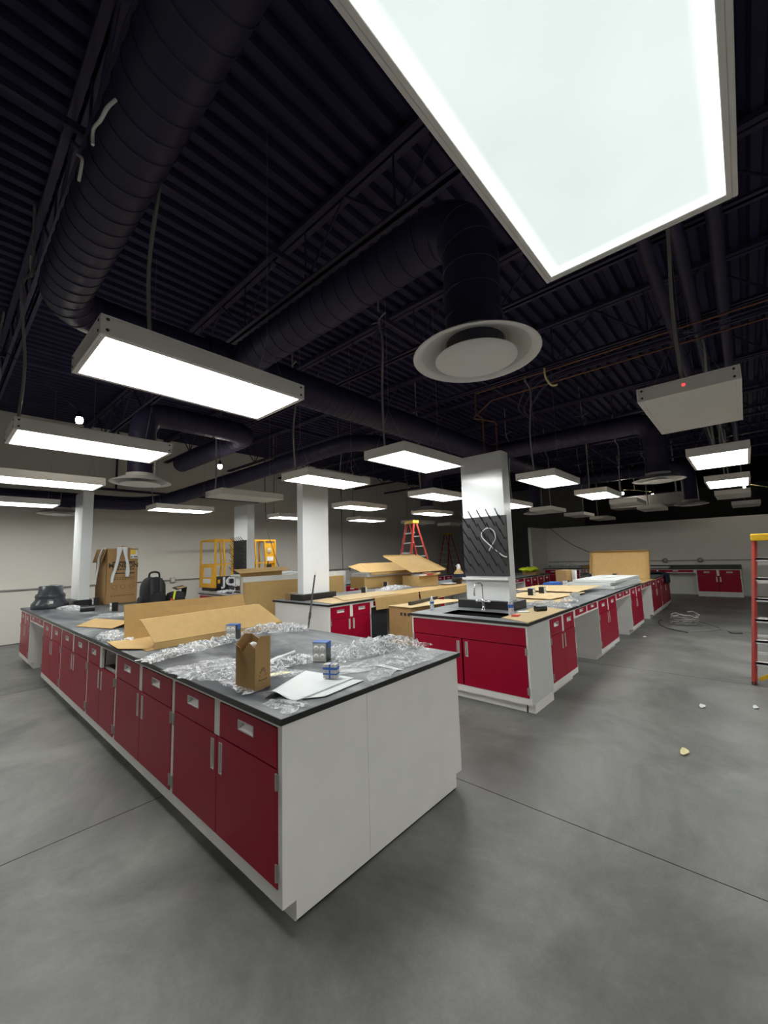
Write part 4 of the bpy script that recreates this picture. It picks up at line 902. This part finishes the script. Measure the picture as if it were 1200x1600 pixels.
t = thing('spray_bottle', 'blue and yellow spray bottle with white trigger, left of the pegboard', 'spray bottle', (9.35, 5.75, z0))
MB().lathe([(.001, 0), (.13, 0), (.13, .22), (.06, .30), (.05, .33)], n=18).build('bottle_body', 'cardboard', t)
MB().lathe([(.132, .06), (.132, .2)], n=18).build('label_band', 'navy_fabric', t)
MB().lathe([(.05, .33), (.05, .40), (.02, .45), (.001, .45)], n=12).box(-.1, -.02, .39, .02, .02, .42).build('trigger', 'white_plastic', t)
t = thing('safety_vest', 'crumpled yellow safety vest on a brown box, right of the sink column', 'vest', (12.75, 5.25, z0))
MB().box(-.05, -.22, 0, .35, .2, .10).build('box_under', 'cardboard_brown', t)
b0 = MB(); blob(b0, (-.05, -.02, .165), .36, .28, .06, p=2.2, seed=4, n=24)
for v_ in b0.v: v_.z += .05 * noise.noise(Vector((v_.x * 9, v_.y * 9, 3))); v_.x += .06 * noise.noise(Vector((v_.y * 11, v_.z * 20, 7)))
b0.build('vest_fabric', 'hi_vis', t)
# ---- rear and far bench clutter
t = thing('stacked_trays', 'stack of grey trays beside the rear column, behind the middle bench', 'trays', (6.05, 8.75, z0))
for i in range(4): MB().box(-.35, -.2, i * .105, .35, .2, i * .105 + .08).build('tray', 'foam_white', t)
film('plastic_film', 'crumpled film left on the rear sink', 4.62, 9.1, .5, .35, R(60), .05, 17)
film('plastic_film', 'heap of clear film on the worktop by the far wall', 17.35, 5.65, .35, 1.3, 0, .16, 18, n=30)
tag(MB().slab([(17.1, 3.7, z0), (17.6, 3.6, z0), (17.6, 4.9, z0), (17.1, 4.9, z0)], .12).build('brown_board', 'cardboard_brown'), 'dark brown boards on the far worktop left of the upright lid', 'boards')
tag(MB().slab([(17.1, 2.1, z0), (17.55, 2.1, z0), (17.55, 3.0, z0), (17.1, 3.0, z0)], .06).build('grey_board', 'steel_plate'), 'grey wrapped slab on the far worktop right of the upright lid', 'boards')

# ------------------------------------------------------------------ yellow lift
t = thing('scissor_lift', 'yellow scissor lift basket with black lettered board by the back wall', 'lift', (5.85, 10.72, 0))
X0, X1, Y0, Y1, Z0, Z1 = -.93, .85, -.42, .42, .95, 2.19
MB().box(X0 + .03, Y0 + .02, .86, X1, Y1 - .02, .95).build('platform', 'black_rubber', t)
MB().box(X0 + .1, Y0 + .05, .18, X1 - .1, Y1 - .05, .5).build('chassis', 'black_rubber', t)
for sx in (X0 + .3, X1 - .3):
    for sy in (Y0 + .06, Y1 - .06): MB().lathe([(.001, -.06), (.17, -.06), (.18, 0), (.17, .06), (.001, .06)], (sx, sy, .18), 20, axis='y').build('wheel', 'black_rubber', t)
k = MB()
for s in (-1, 1): k.bar((X0 + .2, s * .25, .5), (X1 - .2, s * .25, .86), .06, .09).bar((X1 - .2, s * .25, .5), (X0 + .2, s * .25, .86), .06, .09)
k.build('scissor_arms', 'lift_yellow', t)
k = MB()
for sx in (X0, X1):
    k.bar((sx, Y0, Z1), (sx, Y1, Z1), .045); k.bar((sx, Y0, 1.55), (sx, Y1, 1.55), .035)
for sy in (Y0, Y1):
    k.bar((X0, sy, Z1), (X1, sy, Z1), .045); k.bar((X0, sy, 1.55), (X1, sy, 1.55), .035)
k.build('guard_rail', 'lift_yellow', t)
for i, (px, py) in enumerate([(X0, Y0), (X0, Y1), (X1, Y0), (X1, Y1), (-.72, Y0), (-.5, Y0), (.2, Y0), (.5, Y0), (-.4, Y1), (.3, Y1)]):
    tw = .05 if i > 3 else 0
    MB().bar((px, py, Z0), (px + tw, py, 1.55), .045).bar((px + tw, py, 1.55), (px, py, Z1), .04).build('post', 'lift_yellow', t)
g = MB()  # end gate
g.box(X0 - .02, Y0, Z0, X0 + .01, Y0 + .17, 1.55).box(X0 - .02, Y1 - .17, Z0, X0 + .01, Y1, 1.55).box(X0 - .02, Y0 + .17, Z0, X0 + .01, Y1 - .17, 1.22).box(X0 - .02, Y0 + .17, 1.47, X0 + .01, Y1 - .17, 1.55)
g.build('gate', 'lift_yellow', t)
MB().box(X0 - .024, Y0 + .2, 1.06, X0 - .0205, Y1 - .2, 1.18).build('warning_plate', 'white_plastic', t)
MB().box(X0 + .03, Y0 - .03, Z0 + .0, .0, Y0 - .012, 1.24).build('banner', 'black_plastic', t)
text('lettering', 'JCB', .30, (R(90), 0, 0), (X0 + .46, Y0 - .0305, 1.09), 'foam_white', t, sx=1.22, bold=.012)
MB().box(X0 + .055, Y0 - .034, 1.06, X0 + .12, Y0 - .0305, 1.16).build('logo_square', 'lift_yellow', t)
MB().box(.55, Y0 + .02, Z0 + .5, .83, Y0 + .06, Z0 + 1.16).box(.55, Y0 + .02, Z0, .83, Y0 + .05, Z0 + .5).build('control_board', 'lift_yellow', t)
MB().lathe([(.001, -.01), (.085, -.01), (.09, 0)], (.66, Y0 + .012, 1.90), 20, axis='y').build('warning_disc', 'cardboard_pale', t)
MB().box(.58, Y0 - .0, 1.60, .8, Y0 + .02, 1.72).build('notice', 'white_plastic', t)
MB().box(.56, Y0 - .06, 1.18, .70, Y0 + .02, 1.50).tube([(.60, Y0 - .02, 1.5), (.62, Y0 - .02, 1.6)], .012, 8).build('joystick_box', 'black_plastic', t)

# ------------------------------------------------------------------ ladders (local: steps face -x side, width along y)
def ladder(x, y, rz, h, wb, wt, spread, nst, label, lo=0):
    t = thing('stepladder', label, 'ladder', (x, y, 0), rz, 'red stepladders')
    def fx(s): return -spread * .42 * (1 - s)       # front rails lean
    def bxx(s): return spread * .58 * (1 - s) + .06
    ht = h - .07
    for sg in (-1, 1):
        a = Vector((fx(0), sg * wb / 2, 0)); c = Vector((-.03, sg * wt / 2, ht))
        MB().bar(a, c, .028, .07).build('front_rail', 'red_fibreglass', t)
        a = Vector((bxx(0), sg * (wb / 2 - .02), 0)); c = Vector((.06, sg * (wt / 2 - .01), ht))
        MB().bar(a, c, .026, .045).build('rear_rail', 'red_fibreglass', t)
        MB().box(fx(0) - .03, sg * wb / 2 - .022, 0, fx(0) + .045, sg * wb / 2 + .022, .035).build('foot', 'black_rubber', t)
        MB().box(bxx(0) - .03, sg * (wb / 2 - .02) - .022, 0, bxx(0) + .03, sg * (wb / 2 - .02) + .022, .06).build('rear_foot', 'cap_yellow', t)
    for i in range(nst):
        s = (i + 1) / (nst + 1) ; z = ht * s; w_ = wb + (wt - wb) * s
        st = MB().box(fx(s) - .03, -w_ / 2 + .014, z - .012, fx(s) + .045, w_ / 2 - .014, z + .012).box(fx(s) - .03, -w_ / 2 + .014, z - .03, fx(s) - .026, w_ / 2 - .014, z + .012)
        st.build('step', 'aluminium', t)
    k = MB()
    for i in range(0, nst):
        s = (i + 1) / (nst + 1) - .04; z = ht * s; w_ = wb + (wt - wb) * s; k.box(bxx(s) - .012, -w_ / 2 + .03, z - .015, bxx(s) + .012, w_ / 2 - .03, z + .015)
    k.build('rear_brace', 'aluminium', t)
    MB().box(-.09, -wt / 2 - .035, ht - .02, .12, wt / 2 + .035, h).build('top_cap', 'cap_yellow', t, bevel=.012)
    MB().bar((fx(.12), wb / 2 - .05, ht * .03), (fx(.16), 0, ht * .165), .012, .04).bar((fx(.12), -wb / 2 + .05, ht * .03), (fx(.16), 0, ht * .165), .012, .04).build('brace', 'cap_yellow', t)
    return t
ladder(7.02, -.31, 0, 1.78, .80, .47, 1.0, 6, 'red stepladder with yellow top cut off by the right edge of the picture')
ladder(9.3, 7.25, R(-20), 2.64, .78, .40, 1.25, 8, 'tall red stepladder behind the open cartons, nearer of two at the back')
ladder(17.3, 11.2, R(-20), 2.70, .85, .42, 1.2, 8, 'smaller-looking red stepladder left of the pegboard, farther back')

# ------------------------------------------------------------------ walls: conduit and boxes, hanging cables
t = thing('wall_conduit', 'thin grey conduit with outlet boxes along the back wall', 'conduit', (4, WALL_Y, 1.15))
MB().tube([(-9.9, -.03, -.02), (13, -.03, .04)], .016, 8).build('tube', 'conduit_grey', t)
for x in (-2.1, -.9, .46, 4.5, 7.2):
    b2 = MB().box(x - .06, -.06, -.06, x + .06, -.0005, .07).build('outlet_box', 'conduit_grey', t)
    MB().box(x - .05, -.066, -.05, x + .05, -.0605, .06).build('face_plate', 'white_plastic', b2)
t = thing('wall_conduit', 'thin grey conduit with two round boxes along the far wall', 'conduit', (17.7, 3, 1.17))
MB().tube([(-.03, -8, 0), (-.03, 3.4, 0)], .014, 8).build('tube', 'conduit_grey', t)
for y in (-.75, -1.75): MB().lathe([(.001, -.05), (.08, -.05), (.085, 0)], (-.03, y, 0), 16, axis='x').build('round_box', 'conduit_grey', t)
tag(MB().tube([(9.0, 9.9, 1.25), (8.98, 9.9, 2.5), (9.0, 9.9, 5.05)], .012, 6).build('hanging_cable', 'black_rubber'), 'black cable hanging straight down right of the plain middle column', 'cable', 'loose hanging cables')
tag(MB().tube(smooth_path([(6.1, 9.9, 5.05), (6.15, 9.9, 2.8), (6.35, 9.9, 2.0), (6.62, 9.9, 1.3)], 8), .009, 6).build('hanging_cable', 'black_rubber'), 'thin cable slanting down right of the yellow lift', 'cable', 'loose hanging cables')
tag(MB().tube(smooth_path([(17.55, 6.2, 2.6), (17.6, 5.4, 1.9), (17.62, 4.4, 1.4), (17.62, 3.9, 1.25)], 8), .012, 6).build('hanging_cable', 'black_rubber'), 'black cable sagging across the far grey wall', 'cable', 'loose hanging cables')

# ------------------------------------------------------------------ floor things
co = []
for i in range(5 * 28):
    a = 2 * math.pi * i / 28; r_ = .23 + .03 * math.sin(i * 1.7) + .05 * math.cos(i * .23)
    co.append((10.75 + r_ * 1.15 * math.cos(a), 1.16 + r_ * .95 * math.sin(a), .02 + .08 * abs(math.sin(i * .31)) * (i / 140) + .0011 * i))
tag(MB().tube(co, .011, 6).build('cable_coil', 'cable_grey'), 'coil of grey armoured cable lying on the aisle floor', 'cable coil')
tag(MB().tube(smooth_path([(12.6, 1.3, .012), (12.0, 1.12, .012), (11.3, .9, .012), (10.6, .55, .012), (10.2, .7, .012), (9.95, 1.0, .012)], 8), .009, 6).build('loose_wire', 'conduit_grey'), 'loose grey wire curving right of the cable coil', 'wire', 'loose wires on the floor')
tag(MB().tube(smooth_path([(11.2, 1.6, .012), (10.9, 1.62, .012), (10.4, 1.52, .012), (10.0, 1.3, .012), (9.75, 1.0, .012)], 8), .008, 6).build('loose_wire', 'black_rubber'), 'loose dark wire in front of the cable coil', 'wire', 'loose wires on the floor')
tag(MB().tube(smooth_path([(10.25, .42, .01), (10.1, .36, .012), (10.2, .22, .01)], 6), .008, 6).build('loose_wire', 'black_rubber'), 'short dark wire offcut right of the cable coil', 'wire', 'loose wires on the floor')
def scrap(x, y, s, label, m='paper'):
    k = MB(); v = [(s * math.cos(a) * (1 + .3 * math.sin(3 * a + x * 9)), .45 * s * math.sin(a), .001 + .004 * (1 + math.sin(a * 2 + y))) for a in [i * math.pi / 4 for i in range(8)]]
    k.slab(v, .003); o = k.build('scrap', m, origin=(0, 0, 0)); o.location = (x, y, .004); tag(o, label, 'scrap', 'scraps on the floor')
scrap(4.14, .53, .07, 'pale wood scrap on the open floor at right, nearest the viewer', 'pale_yellow')
scrap(5.41, .50, .06, 'small white scrap on the floor at right, middle one')
scrap(5.67, .09, .05, 'tiny white scrap on the floor near the right picture edge')
scrap(8.93, 1.58, .06, 'white scrap on the floor beside the sink bench plinth')
